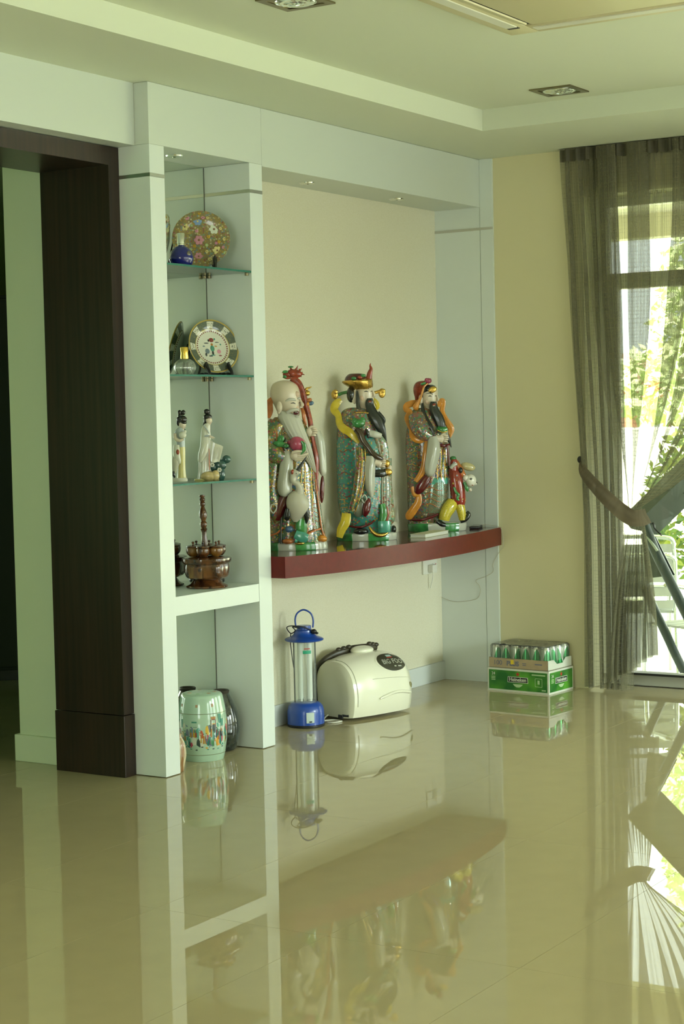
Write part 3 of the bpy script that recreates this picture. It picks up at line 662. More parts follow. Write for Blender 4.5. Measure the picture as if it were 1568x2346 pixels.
for j in range(4):
    for i in range(6):
        pos = Vector((8.172, 3.917, HB+.0012))+to+ea*(.0295+i*.0592)+eb*(.0315+j*.0598)+ez*.0032
        lab = 'drink can in the tray, %s from the curtain side, %s' % (names[i], rows[j])
        if can0 is None:
            can0 = thing('drink_can', lab, 'can', tuple(pos), 0, 'cans in the wrapped tray')
            B().lathe([(.024, 0), (.0285, .005), (.0288, .012), (.0288, .098), (.0265, .106)], n=26).obj('body', 'canprint', can0, 30)
            ld = B().lathe([(.0264, .1062), (.0240, .114), (.0246, .1165), (.0232, .1165), (.0225, .1135), (0, .1135)], n=26).obj('lid', 'cansilver', can0, 30)
            B().ball((.006, 0, .1150), (.009, .005, .001), 10, 4).obj('pull_tab', 'cansilver', ld, 60)
        else: dup(can0, tuple(pos), random.uniform(-.5, .5), lab)
rings = []
for z, g in ((.050, .0012), (.085, .0016), (.113, .001), (.1215, -.006)):
    ring = []
    for k in range(64):
        a = 2*PI*k/64; ca, sa = math.cos(a), math.sin(a); ex_ = .18
        u_ = math.copysign(abs(ca)**ex_, ca)*(TLa/2+g); v_ = math.copysign(abs(sa)**ex_, sa)*(TLb/2+g)
        ring.append(to+ea*(TLa/2+u_)+eb*(TLb/2+v_)+ez*(z+.0015*math.sin(k*2.3)+(.004*math.sin(k*1.1) if z < .06 else 0)))
    rings.append(ring)
b = B(); b.loft(rings, False); n0 = len(b.v)
rr = random.Random(3)
vs = []; 
for i in range(13):
    for j in range(9): vs.append(to+ea*(.010+(TLa-.020)*i/12)+eb*(.010+(TLb-.020)*j/8)+ez*(.1205+rr.uniform(-.0008, .006)))
b.add(vs, [(i*9+j, (i+1)*9+j, (i+1)*9+j+1, i*9+j+1) for i in range(12) for j in range(8)])
b.obj('shrink_film', 'film', ty, 60)
# ================================================================= foot massager
cen = Vector((7.300, 4.482, 0)); an = math.atan2(-.246, .970)
X['pearl'] = mat('pearl_plastic', (.80, .80, .64), .22, coat=.4); X['pearl2'] = mat('grey_pearl_plastic', (.50, .50, .37), .35); X['brown'] = mat('brown_rubber', (.045, .038, .022), .4)
fm = thing('foot_massager', 'rounded cream foot massager with brown foot rests on the floor', 'massager', tuple(cen), an)
PROF = [(-.225, .50, .62), (-.220, .78, .84), (-.208, .92, .93), (-.196, .965, .965), (-.16, 1.03, 1.02), (-.10, 1.10, 1.10), (0, 1.14, 1.15), (.10, 1.12, 1.12), (.16, 1.04, 1.03), (.195, .93, .90), (.213, .74, .72), (.220, .45, .45)]
def prof(x):
    for (x0, a0, b0), (x1, a1, b1) in zip(PROF, PROF[1:]):
        if x <= x1: s_ = (x-x0)/(x1-x0); return a0+(a1-a0)*s_, b0+(b1-b0)*s_
    return PROF[-1][1:]
def SF(x, th, off=0):
    """point on the shell: th runs from the floor at the front (0) over the top to the floor at the back (1)"""
    a, h = prof(x); ang = -.55+th*(PI+1.1); ca, sa = math.cos(ang), math.sin(ang); e = 2/2.5
    y = -math.copysign(abs(ca)**e, ca)*.132*a; z = .125+math.copysign(abs(sa)**e, sa)*(.155*h if sa > 0 else .185)
    z = max(z, .003+.0)
    if z > .12: y += .018*(z-.12)/.17
    p_ = Vector((x, y, z)); n_ = Vector((0, -ca, sa)).normalized()
    return p_+n_*off
b = B(); rings = []
for x, _, _ in [q_ for q_ in PROF]: rings.append([SF(x, k/40) for k in range(41)])
xs_ = [p_[0] for p_ in PROF]
i0 = 4
B().loft(rings[:i0]).obj('end_cover', 'pearl2', fm, 50)
b2 = B().loft(rings[i0-1:]); b2.obj('shell', 'pearl', fm, 50)
for x in (-.178,):
    B().tube([SF(x, k/40, .0008) for k in range(3, 38)], .0022, n=6, sub=1).obj('seam_band', 'pearl2', fm, 60)
lab_c = (.085, .315); RA, RB = .108, .058
def lmap(u_, v_, off): return SF(lab_c[0]+u_, lab_c[1]+v_/.62, off)
b = B(); nr = 6; rings = []
for k in range(nr+1):
    q_ = 1-k/nr*.999; rings.append([lmap(RA*q_*math.cos(2*PI*j/40), RB*q_*math.sin(2*PI*j/40), .0032 if k else .001) for j in range(40)])
b.loft(rings).obj('label_rim', 'pearl', fm, 60)
b = B(); rings = []
for k in range(nr+1):
    q_ = .9-k/nr*.899; rings.append([lmap(RA*q_*math.cos(2*PI*j/40), RB*q_*math.sin(2*PI*j/40), .0048 if k else .003) for j in range(40)])
b.loft(rings).obj('label', mat('dark_label', (.05, .05, .03), .35), fm, 60)
X['labelsilver'] = mat('silver_print', (.60, .62, .55), .3, .5); X['labelteal'] = mat('teal_print', (.35, .48, .44), .4)
text('lettering', 'BIG FOOT', .036, 'labelsilver', fm, (0, 0, 0), (1, 0, 0), (0, 0, 1), mapf=lambda x, y, z: lmap(x+.01, y-.006, .0062+z), bold=.0006)
b = B()
def patch(u0, v0, hu, hv, nm, mt):
    B().loft([[lmap(u0-hu, v0+s_*hv, o_) for s_, o_ in ((-1, .0052), (1, .0052), (1, .0062), (-1, .0062))], [lmap(u0+hu, v0+s_*hv, o_) for s_, o_ in ((-1, .0052), (1, .0052), (1, .0062), (-1, .0062))]]).obj(nm, mt, fm)
patch(-.005, .030, .016, .007, 'emblem', 'labelteal'); patch(-.005, .019, .018, .0016, 'emblem_bar', 'cred'); patch(.022, -.031, .026, .003, 'small_print', 'labelsilver')
B().tube([SF(-.08+.28*k/10, .20-.002*k, .001) for k in range(11)], .0012, n=6, sub=1).obj('parting_line', 'pearl2', fm, 60)
B().tube([SF(-.05+.235*k/10, .105+.018*math.sin(k/10*PI), .004) for k in range(11)], [.004]+[.0075]*9+[.003], n=8, sub=1).obj('carry_lip', 'pearl', fm, 60)
B().tube([SF(.175+.005*k, .15-.008*k, .001) for k in range(4)], [.004, .010, .010, .003], n=8, sub=1, flat=.4).obj('grip_recess', mat('olive_recess', (.22, .21, .10), .5), fm, 60)
B().ball(SF(.02, .52, .004), (.065, .05, .022), 18, 10).obj('handle_hump', 'pearl', fm, 60)
for k, pth in enumerate((((-.207, .93), (-.205, .84), (-.198, .76), (-.180, .69), (-.150, .635), (-.110, .60), (-.065, .58), (-.025, .57)), ((-.04, .60), (-.01, .575), (.03, .56), (.07, .55), (.11, .545), (.135, .54)))):
    base = [SF(x_, t_, .014) for x_, t_ in pth]
    fo_ = B().tube(base, [.012]+[.019]*(len(base)-2)+[.011], n=12, sub=4, flat=.75).obj('foot_rest', 'brown', fm, 60)
    b = B()
    for s_ in range(3): b.ball(base[-1].lerp(base[-2], .2+.75*s_)+Vector((0, -.002, .016)), (.016, .013, .011), 10, 6)
    b.obj('massage_bump', 'brown', fo_, 60)
pn = B().tube([SF(x_, .02, .002) for x_ in (-.224, -.215)], .006, n=8).obj('power_inlet', 'black', fm)
B().box((-.231, -.075, .012), (-.2235, -.045, .030), bev=.002).obj('cord_socket', 'black', fm)
B().tube([(-.224, .03, .02), (-.26, .02, .008), (-.30, -.03, .004), (-.29, -.075, .004), (-.25, -.085, .004), (-.237, -.07, .004), (-.25, -.03, .005), (-.30, .0, .005), (-.33, .05, .004)], .0035, n=8, sub=6).obj('power_cord', 'wash', fm, 60)
# ================================================================= rechargeable lantern
X['blue'] = mat('blue_plastic', (.012, .065, .36), .3, coat=.3); X['clearp'] = clear('clear_plastic', (.96, .98, .97), .05, .05, .05, (.8, .84, .8), ior=1.12); X['tubew'] = mat('white_lamp_tube', (.80, .82, .76), .3)
ln = thing('lantern', 'blue camping lantern with clear chimney standing on the floor against the white cabinet', 'lantern', tuple(on_z(688, 1654, 0).lerp(on_y(688, 1640, 4.565), 0)) , math.radians(-57.8))
ln.location = (6.895, 4.565, 0)
B().lathe([(.083, 0), (.088, .003), (.0885, .012), (.086, .0125)], n=44).obj('base_ring', 'black', ln, 40)
B().lathe([(.0865, .0128), (.087, .05), (.086, .075), (.080, .095), (.068, .108), (.056, .113)], n=44).obj('base', 'blue', ln, 40)
B().lathe([(.053, .112), (.0535, .40), (.0522, .40), (.0517, .112)], n=40).obj('chimney', 'clearp', ln, 40)
for k, s_ in enumerate((-1, 1)):
    tb = B().tube([(s_*.022, .0, .118), (s_*.022, 0, .25), (s_*.022, 0, .398)], .0125, n=14, sub=1).obj('lamp_tube', 'tubew', ln, 60)
    B().lathe([(.0128, .116), (.0128, .128)], (s_*.022, 0, 0), n=14).obj('tube_cap', 'alu', tb, 40)
B().box((-.006, .012, .115), (.006, .016, .398)).obj('reflector', 'alu', ln)
B().lathe([(.050, .398), (.084, .401), (.091, .406), (.091, .410), (.078, .417), (.058, .425), (.046, .440), (.044, .452), (.034, .455), (.0335, .470), (.029, .473), (0, .474)], n=44, sub=2).obj('cap', 'blue', ln, 40)
B().tube([(-.036, 0, .462), (-.040, 0, .50), (-.030, 0, .530), (.0, 0, .546), (.032, 0, .530), (.044, 0, .50), (.042, 0, .462)], .0042, n=10, sub=6, flat=1.6).obj('handle', 'blue', ln, 60)
B().tube([(.036, -.03, .452), (.0, -.045, .470), (-.05, -.038, .476), (-.078, -.01, .468), (-.076, .01, .450), (-.06, 0, .436), (-.040, -.02, .452), (-.052, -.03, .470), (-.02, -.048, .466)], .0026, n=8, sub=6).obj('charging_cord', 'black', ln, 60)
B().tube([(-.062, .0, .437), (-.064, -.02, .40), (-.058, -.035, .34), (-.050, -.045, .28)], .0022, n=8, sub=5).obj('cord_end', 'black', ln, 60)
pl = B().ball((.047, -.035, .447), (.014, .011, .012), 12, 8).ball((.060, -.040, .440), (.009, .006, .006), 8, 6).obj('plug', 'black', ln, 60)
def arcpatch(r_, a0, a1, z0, z1, t_=.0008, n=10):
    b = B(); rings = []
    for i in range(n+1):
        a = a0+(a1-a0)*i/n; rings.append([(q_*math.sin(a), -q_*math.cos(a), z) for q_, z in ((r_, z0), (r_, z1), (r_+t_, z1), (r_+t_, z0))])
    return b.loft(rings)
arcpatch(.0537, -.12, .62, .345, .360).obj('sticker', mat('green_sticker', (.02, .33, .19), .4), ln)
arcpatch(.0537, -.02, .52, .366, .371).obj('sticker_line', mat('red_sticker', (.40, .06, .05), .4), ln)
arcpatch(.0872, .05, .48, .025, .074, .0015).obj('switch_plate', mat('pale_label', (.55, .66, .62), .4), ln)
arcpatch(.0888, .20, .34, .028, .034, .003).obj('switch', 'black', ln)
# ================================================================= ceramic garden stool and vases in the bottom of the cabinet
m, t, p = nt('celadon_painted_scene'); L = t.links.new
tc = N(t, 'ShaderNodeTexCoord'); mp = N(t, 'ShaderNodeMapping'); mp.inputs['Scale'].default_value = (62, 62, 26); L(tc.outputs['Object'], mp.inputs[0])
v = N(t, 'ShaderNodeTexVoronoi'); v.inputs['Scale'].default_value = 1; L(mp.outputs[0], v.inputs['Vector']); se = N(t, 'ShaderNodeSeparateColor'); L(v.outputs['Color'], se.inputs[0])
ca_ = (.38, .54, .405)
r = ramp_const(t, [(.03, .20, .16), (.50, .10, .05), (.60, .62, .50), (.60, .30, .03), (.02, .05, .04), (.10, .36, .27), (.16, .20, .26), (.42, .06, .10), (.60, .40, .06), (.08, .26, .12)]); L(se.outputs[0], r.inputs[0])
sp = N(t, 'ShaderNodeSeparateXYZ'); L(tc.outputs['Object'], sp.inputs[0])
n = N(t, 'ShaderNodeTexNoise'); n.inputs['Scale'].default_value = 16; n.inputs['Detail'].default_value = 3; L(tc.outputs['Object'], n.inputs['Vector'])
bd = N(t, 'ShaderNodeMath', operation='SUBTRACT'); L(sp.outputs[2], bd.inputs[0]); bd.inputs[1].default_value = .118
ab = N(t, 'ShaderNodeMath', operation='ABSOLUTE'); L(bd.outputs[0], ab.inputs[0])
me_ = N(t, 'ShaderNodeMath', operation='MULTIPLY_ADD'); L(ab.outputs[0], me_.inputs[0]); me_.inputs[1].default_value = -8.5; L(n.outputs[0], me_.inputs[2])
gt = N(t, 'ShaderNodeMath', operation='GREATER_THAN'); L(me_.outputs[0], gt.inputs[0]); gt.inputs[1].default_value = .10
ds = N(t, 'ShaderNodeMath', operation='LESS_THAN'); L(v.outputs['Distance'], ds.inputs[0]); ds.inputs[1].default_value = .62
an_ = N(t, 'ShaderNodeMath', operation='MULTIPLY'); L(gt.outputs[0], an_.inputs[0]); L(ds.outputs[0], an_.inputs[1])
mx = N(t, 'ShaderNodeMix', data_type='RGBA'); L(an_.outputs[0], mx.inputs[0]); mx.inputs[6].default_value = c4(ca_); L(r.outputs[0], mx.inputs[7]); L(mx.outputs[2], p.inputs['Base Color'])
p.inputs['Roughness'].default_value = .1; p.inputs['Coat Weight'].default_value = .6; X['scene'] = m
X['celadon'] = mat('celadon_glaze', ca_, .1, coat=.6); X['ring'] = mat('olive_line', (.16, .17, .08), .3)
st = thing('garden_stool', 'pale green ceramic drum stool with painted court scene in the bottom of the cabinet', 'stool', (6.035, 4.528, 0), math.radians(-57.8))
R_ = lambda z: .0895+.0172*math.sin(PI*min(1, max(0, (z-.0)/.27)))**.8
B().lathe([(R_(z), z) for z in [.0005]+[.268*k/20 for k in range(1, 21)]]+[(.0885, .275), (.083, .281)], n=56).obj('body', 'scene', st, 50)
tp = B().lathe([(.084, .2805), (.074, .2845), (.04, .2865), (0, .287)], n=48).obj('top', 'celadon', st, 50)
for k in range(7):
    a = 2*PI*k/7; B().ball((.052*math.cos(a), .052*math.sin(a), .2853), (.013, .010, .0012), 12, 4, Matrix.Rotation(a, 3, 'Z')).obj('painted_spray', mat('spray_green', (.22, .40, .22), .2) if k % 2 else mat('spray_red', (.40, .24, .14), .2), tp, 60)
for z in (.030, .205): B().lathe([(R_(z)+.0002, z-.0011), (R_(z)+.0013, z), (R_(z)+.0002, z+.0011)], n=56).obj('painted_line', 'ring', st, 50)
for a, z in ((-.95, .238), (-.15, .238), (.55, .24)): arcpatch(R_(.238)-.0005, a-.05, a+.05, z-.009, z+.007, .0012).obj('painted_spray', mat('spray_rust', (.42, .28, .16), .2), st)
# pavilion, trees and robed figures painted round the stool, slightly raised enamel
def enamel(a, z, wd, ht, mt, nm):
    wd *= .75
    arcpatch(R_(z)-.0006, a-wd/.21, a+wd/.21, z-ht/2, z+ht/2, .0016, 4).obj(nm, mt, st)
EN = dict(o=mat('enamel_orange', (.38, .18, .03), .15), r=mat('enamel_red', (.22, .045, .035), .15), t=mat('enamel_teal', (.06, .24, .17), .15), k=mat('enamel_black', (.02, .03, .03), .15), y=mat('enamel_yellow', (.42, .30, .05), .15), w=mat('enamel_white', (.50, .54, .44), .15), b=mat('enamel_blue', (.14, .19, .22), .15))
enamel(.55, .188, .030, .010, EN['o'], 'painted_roof'); enamel(.55, .181, .022, .004, EN['r'], 'painted_roof'); enamel(.44, .163, .003, .034, EN['r'], 'painted_post'); enamel(.64, .163, .003, .034, EN['r'], 'painted_post')
for a, z, wd, ht in ((.85, .18, .020, .044), (.98, .165, .022, .03), (-.85, .165, .012, .035), (-.25, .172, .03, .006)): enamel(a, z, wd, ht, EN['t'], 'painted_tree')
rn = random.Random(5)
for k in range(20):
    a = -1.0+k*.105+rn.uniform(-.03, .03); z = rn.uniform(.082, .125); c_ = rn.choice('oryrbtwk')
    enamel(a, z, .008, .030, EN[c_], 'painted_robe'); enamel(a+.01, z+.012, .0065, .014, EN[rn.choice('rtow')], 'painted_robe'); enamel(a, z+.0225, .0035, .007, EN['w'], 'painted_face'); enamel(a, z+.027, .0035, .004, EN['k'], 'painted_hair')
for k in range(9): enamel(-.9+k*.24, rn.uniform(.050, .068), .012, .004, EN[rn.choice('tk')], 'painted_grass')
X['darkglaze'] = mat('dark_mottled_glaze', (.028, .036, .032), .08, coat=.7, var=.7, vscale=45)
X['mouth'] = mat('dark_mouth', (.035, .028, .018), .6)
dv = thing('dark_vase', 'dark mottled glazed vase behind the right side of the green stool', 'vase', (6.222, 4.562, 0))
B().lathe([(.045, .0005), (.058, .006), (.074, .05), (.081, .10), (.076, .15), (.060, .20), (.042, .235), (.034, .252)], n=40, sub=3).obj('body', 'darkglaze', dv, 50)
B().lathe([(.0345, .2515), (.037, .262), (.034, .266), (.028, .262), (.026, .240), (0, .238)], n=32).obj('neck', 'mouth', dv, 50)
sv = thing('striped_vase', 'tan striped vase peeping out beside the green stool at the left cabinet panel', 'vase', (5.759, 4.449, 0))
m, t, p = nt('tan_streaks'); L = t.links.new
tc = N(t, 'ShaderNodeTexCoord'); mp = N(t, 'ShaderNodeMapping'); mp.inputs['Scale'].default_value = (60, 60, 6); L(tc.outputs['Object'], mp.inputs[0]); n = N(t, 'ShaderNodeTexNoise'); n.inputs['Scale'].default_value = 1; L(mp.outputs[0], n.inputs['Vector'])
r = N(t, 'ShaderNodeValToRGB'); r.color_ramp.elements[0].position = .4; r.color_ramp.elements[1].position = .62; r.color_ramp.elements[0].color = (.30, .15, .06, 1); r.color_ramp.elements[1].color = (.62, .56, .36, 1); L(n.outputs[0], r.inputs[0]); L(r.outputs[0], p.inputs['Base Color']); p.inputs['Roughness'].default_value = .2
X['tan'] = m
B().lathe([(.020, .0005), (.023, .006), (.031, .045), (.0345, .075), (.030, .115), (.018, .140)], n=36, sub=4).obj('body', 'tan', sv, 50)
B().lathe([(.018, .1405), (.015, .150), (.017, .158), (.013, .158), (.012, .147), (0, .146)], n=28).obj('neck', 'tan', sv, 50)
# ================================================================= glass shelves: plates, bottles
ST = -math.radians(57.8)
def plate(loc, yaw, R0, label, printer, zbase, standcol='black', lean=.24):
    t_ = thing('display_plate', label, 'plate', loc, yaw)
    rot = Matrix.Rotation(-(PI/2-lean), 3, 'X') if False else Matrix.Rotation(PI/2-lean, 3, 'X')   # plate axis towards -y and a little up
    def put(b, nm, mt, par): 
        o = b.obj(nm, mt, par, 40); o.matrix_local = Matrix.Translation((0, 0, R0*math.cos(lean)*1.0+.012)) @ rot.to_4x4(); return o
    pl_ = put(B().lathe([(0, -.016), (R0*.55, -.016), (R0*.62, -.013), (R0, .004), (R0*1.0, .006), (R0*.985, .0065), (R0*.64, -.008), (R0*.6, -.0105), (0, -.0115)], n=64), 'dish', printer, t_)
    return t_, pl_
def stand(loc, yaw, R0, label, lean):
    t_ = thing('plate_stand', label, 'stand', loc, yaw)
    for s_ in (-1, 1):
        x = s_*R0*.45
        B().tube([(x, -.066, .004), (x, -.058, .020), (x, -.042, .034), (x, -.034, .050), (x, -.040, .058)], [.006, .007, .009, .008, .003], n=8, sub=4).obj('front_hook', 'black', t_, 60)
        B().tube([(x, -.066, .004), (x, -.02, .0095), (x, .05, .006)], [.005, .0055, .005], n=8, sub=3).obj('foot', 'black', t_, 60)
        B().tube([(x, .04, .006), (x*.8, .040, .05), (x*.5, .058, R0*1.2)], [.005, .005, .003], n=8, sub=3).obj('back_rest', 'black', t_, 60)
    B().tube([(-R0*.45, .02, .008), (R0*.45, .02, .008)], .005, n=8).obj('cross_bar', 'black', t_, 60)
    return t_
# ochre plate strewn with flowers
X['mille'] = floral('mille_fleurs', ((.26, .19, .06), (.20, .17, .08)), [(.34, .22, .05), (.44, .40, .18), (.22, .08, .05), (.18, .26, .15), (.46, .42, .25), (.34, .16, .14), (.15, .21, .23), (.36, .26, .05)], 110, .45, .10, .15, 160)
ZG = [2.077+.0042, 1.628+.0042, 1.182+.0042]
pl1 = on_y(468, 605, 4.535); y1 = math.radians(-52)
p1, d1 = plate((pl1.x, 4.548, ZG[0]), y1, .1235, 'ochre plate strewn with enamel flowers on the top glass shelf', 'mille', ZG[0], lean=.20)
stand((pl1.x, 4.548, ZG[0]), y1, .1235, 'black plate stand under the ochre flowered plate', .20)
def flower(par, R0, x, y, r_, col, cen_, n=6):
    b = B(); zc = -.0085+.0135*max(0, (math.hypot(x, y)/R0-.62)/.38)
    nx = Vector((x, y, 0)).normalized() if abs(x)+abs(y) > 0 else Vector((1, 0, 0))
    for k in range(n): a = 2*PI*k/n; b.ball((x+r_*.58*math.cos(a), y+r_*.58*math.sin(a), zc+.001), (r_*.46, r_*.40, .0016), 10, 5, Matrix.Rotation(a, 3, 'Z'))
    o = b.obj('painted_flower', col, par, 60)
    B().ball((x, y, zc+.002), (r_*.24, r_*.24, .0015), 10, 5).obj('flower_centre', cen_, o, 60)
FL = dict(b=mat('flower_blue', (.22, .34, .58), .2), w=mat('flower_white', (.68, .72, .58), .2), p=mat('flower_pink', (.58, .26, .32), .2), y=mat('flower_yellow', (.66, .58, .24), .2), g=mat('flower_green', (.36, .48, .22), .2), d=mat('flower_core', (.20, .10, .04), .3), o=mat('flower_gold', (.62, .38, .03), .2))
for zx, zy, r_, cc in ((445, 310, .019, 'b'), (640, 410, .022, 'w'), (290, 380, .017, 'y'), (455, 545, .022, 'p'), (670, 680, .019, 'y'), (445, 750, .018, 'p'), (320, 270, .011, 'p'), (570, 505, .008, 'o'), (720, 405, .008, 'y'), (760, 540, .009, 'y'), (370, 360, .007, 'g'), (580, 795, .010, 'y'), (545, 610, .008, 'g'), (660, 585, .007, 'p'), (695, 570, .007, 'o'), (430, 430, .008, 'p'), (510, 265, .009, 'p'), (470, 215, .007, 'o'), (745, 645, .008, 'p'), (760, 720, .008, 'g'), (565, 270, .007, 'y'), (400, 620, .008, 'o'), (350, 660, .008, 'g'), (545, 690, .008, 'y')):
    flower(d1, .1235, (zx-480)/340*.121, -(zy-540)/345*.121, r_, FL[cc], FL['d' if cc in 'wyop' else 'y'])
# bordered plate with vase of flowers
m, t, p = nt('bordered_plate'); L = t.links.new
tc = N(t, 'ShaderNodeTexCoord'); sp = N(t, 'ShaderNodeSeparateXYZ'); L(tc.outputs['Object'], sp.inputs[0])
def ma(op, a, b=None, c=None):
    n_ = N(t, 'ShaderNodeMath', operation=op)
    for i, x in enumerate((a, b, c)):
        if x is None: continue
        if hasattr(x, 'links'): L(x, n_.inputs[i])
        else: n_.inputs[i].default_value = x
    return n_.outputs[0]
R2 = .120
rad = ma('DIVIDE', ma('SQRT', ma('ADD', ma('POWER', sp.outputs[0], 2), ma('POWER', sp.outputs[1], 2))), R2)
th_ = ma('MULTIPLY', ma('ADD', ma('ARCTAN2', sp.outputs[0], sp.outputs[1]), PI), 1/(2*PI))
rp = N(t, 'ShaderNodeValToRGB'); cr = rp.color_ramp; cr.interpolation = 'CONSTANT'
stops = [(0, (.66, .66, .56)), (.615, (.66, .64, .50)), (.665, (.50, .36, .08)), (.685, (.075, .10, .08)), (.95, (.44, .32, .07))]
while len(cr.elements) < len(stops): cr.elements.new(1)
for e, (q_, c_) in zip(cr.elements, stops): e.position = q_; e.color = c4(c_)
L(rad, rp.inputs[0])
def mixc(f, a, c_):
    n_ = N(t, 'ShaderNodeMix', data_type='RGBA'); L(f, n_.inputs[0]); L(a, n_.inputs[6]); n_.inputs[7].default_value = c4(c_); return n_.outputs[2]
band = lambda lo, hi: ma('MULTIPLY', ma('GREATER_THAN', rad, lo), ma('LESS_THAN', rad, hi))
car = ma('MULTIPLY', band(.70, .93), ma('LESS_THAN', ma('ABSOLUTE', ma('SUBTRACT', ma('FRACT', ma('ADD', ma('MULTIPLY', th_, 8), .5)), .5)), .19))
c1 = mixc(car, rp.outputs[0], (.66, .66, .54))
no = N(t, 'ShaderNodeTexNoise'); no.inputs['Scale'].default_value = 260; L(tc.outputs['Object'], no.inputs['Vector'])
c1 = mixc(ma('MULTIPLY', ma('MULTIPLY', car, band(.76, .88)), ma('GREATER_THAN', no.outputs[0], .56)), c1, (.08, .09, .07))
c1 = mixc(ma('MULTIPLY', ma('SUBTRACT', band(.70, .93), car), ma('GREATER_THAN', no.outputs[0], .60)), c1, (.18, .17, .07))
dia = ma('MULTIPLY', band(.57, .625), ma('GREATER_THAN', ma('FRACT', ma('MULTIPLY', th_, 44)), .42))
c1 = mixc(dia, c1, (.20, .06, .04))
L(c1, p.inputs['Base Color']); p.inputs['Roughness'].default_value = .12; p.inputs['Coat Weight'].default_value = .4; X['plate2'] = m
pl2 = on_y(500, 856, 4.53); y2 = math.radians(-26)
p2_, d2 = plate((pl2.x, 4.552, ZG[1]), y2, R2, 'white plate with dark bordered rim and painted vase on the second glass shelf', 'plate2', ZG[1], lean=.27)
stand((pl2.x, 4.552, ZG[1]), y2, R2, 'black plate stand under the white bordered plate', .22)
for x, y, rx, ry, nm, c_ in ((0, -.006, .010, .014, 'painted_vase', EN['t']), (0, .012, .006, .006, 'painted_vase', EN['o']), (0, -.026, .005, .010, 'painted_vase', EN['k']), (0, -.036, .011, .003, 'painted_vase', EN['t']), (.030, -.020, .010, .010, 'painted_bloom', FL['p']), (0, .032, .012, .010, 'painted_bloom', EN['r']), (-.026, -.018, .011, .012, 'painted_pot', EN['b']), (.018, .004, .007, .003, 'painted_bird', EN['o']), (-.026, .018, .012, .0025, 'painted_twig', EN['k']), (.026, .022, .010, .002, 'painted_twig', EN['k']), (-.014, .030, .004, .006, 'painted_leaf', EN['k']), (.016, .036, .004, .005, 'painted_leaf', EN['t']), (-.034, -.034, .005, .008, 'painted_leaf', EN['k']), (.034, -.038, .008, .003, 'painted_leaf', EN['r']), (-.040, .004, .006, .003, 'painted_leaf', EN['b']), (-.012, -.040, .010, .003, 'painted_leaf', EN['k']), (.042, .012, .004, .004, 'painted_leaf', EN['t'])):
    B().ball((x, y, -.0108), (rx, ry, .0009), 12, 4).obj(nm, c_, d2, 60)
# perfume bottles
bo = on_y(416, 601, 4.468)
bt = thing('perfume_bottle', 'round cobalt blue perfume bottle with silver cap in front of the ochre plate', 'bottle', (bo.x, 4.468, ZG[0]), ST)
B().lathe([(.032, .0003), (.041, .002), (.0495, .022), (.0505, .036), (.042, .060), (.026, .076), (.015, .081), (.014, .084)], n=40, sub=3).obj('body', mat('cobalt_glass', (.006, .010, .15), .1, coat=.6), bt, 50)
B().lathe([(.0145, .0843), (.0145, .090), (.0165, .091), (.0165, .132), (.015, .134), (0, .134)], n=28).obj('cap', 'chrome', bt, 40)
B().ball((.034, -.033, .047), (.011, .003, .011), 14, 6, Matrix.Rotation(.8, 3, 'Z')).obj('medallion', mat('dark_gold', (.10, .09, .06), .3, .4), bt, 60)
bo = on_y(424, 853, 4.470)
b2_ = thing('perfume_bottle', 'round clear glass perfume bottle with gold cap beside the bordered plate', 'bottle', (bo.x, 4.470, ZG[1]), ST)
X['clearglass'] = clear('thick_clear_glass', (.86, .90, .84), .16, .04, .16, (.6, .68, .6))
B().lathe([(.026, .0003), (.033, .002), (.0435, .022), (.0445, .034), (.038, .052), (.024, .063), (.014, .066)], n=40, sub=3, lobes=10, amp=.035).obj('body', 'clearglass', b2_, 30)
B().lathe([(.0165, .0663), (.0175, .075), (.0155, .090), (.0175, .112), (.016, .1145), (0, .1145)], n=28).obj('cap', mat('polished_gold', (.80, .55, .12), .15, 1), b2_, 40)
# ================================================================= wooden condiment set on the fixed shelf
X['lacq'] = wood('lacquered_wood', (.025, .008, .004), (.13, .045, .010), .12, 4, (9, 9, 3), .6)
X['lacq2'] = wood('lacquered_light_wood', (.10, .035, .008), (.24, .11, .02), .12, 4, (9, 9, 3), .6)
sp_ = thing('condiment_stand', 'turned brown lacquered stand of small lidded pots on the cabinet shelf', 'stand', (6.105, 4.535, .7272), ST)
B().lathe([(.088, .0003), (.090, .004), (.088, .009), (.072, .016), (.064, .026), (.058, .034)], n=48).obj('foot', 'lacq', sp_, 40)
B().lathe([(.056, .0335), (.084, .044), (.093, .060), (.096, .085), (.093, .102)], n=64, sub=3, lobes=7, amp=.035).obj('bowl', 'lacq', sp_, 50)
B().lathe([(.094, .1022), (.103, .110), (.105, .118), (.104, .126), (.092, .131), (.06, .1335), (0, .134)], n=64, lobes=7, amp=.03).obj('rim_plate', 'lacq', sp_, 40)
arcpatch(.0965, -.80, -.12, .046, .094, .002).obj('pale_inlay', 'lacq2', sp_)
for k in range(6):
    a = 2*PI*(k+.35)/6; x, y = .058*math.cos(a), .058*math.sin(a)
    pt_ = B().lathe([(.014, .1345), (.018, .138), (.027, .148), (.030, .160), (.029, .170), (.027, .173)], (x, y, 0), n=24, sub=2).obj('pot', 'lacq2' if k % 2 else 'lacq', sp_, 50)
    B().lathe([(.0272, .1732), (.0300, .176), (.029, .180), (.015, .184), (.004, .186), (.0035, .189), (.0062, .193), (.0062, .197), (0, .200)], (x, y, 0), n=20).obj('lid', 'lacq', pt_, 40)
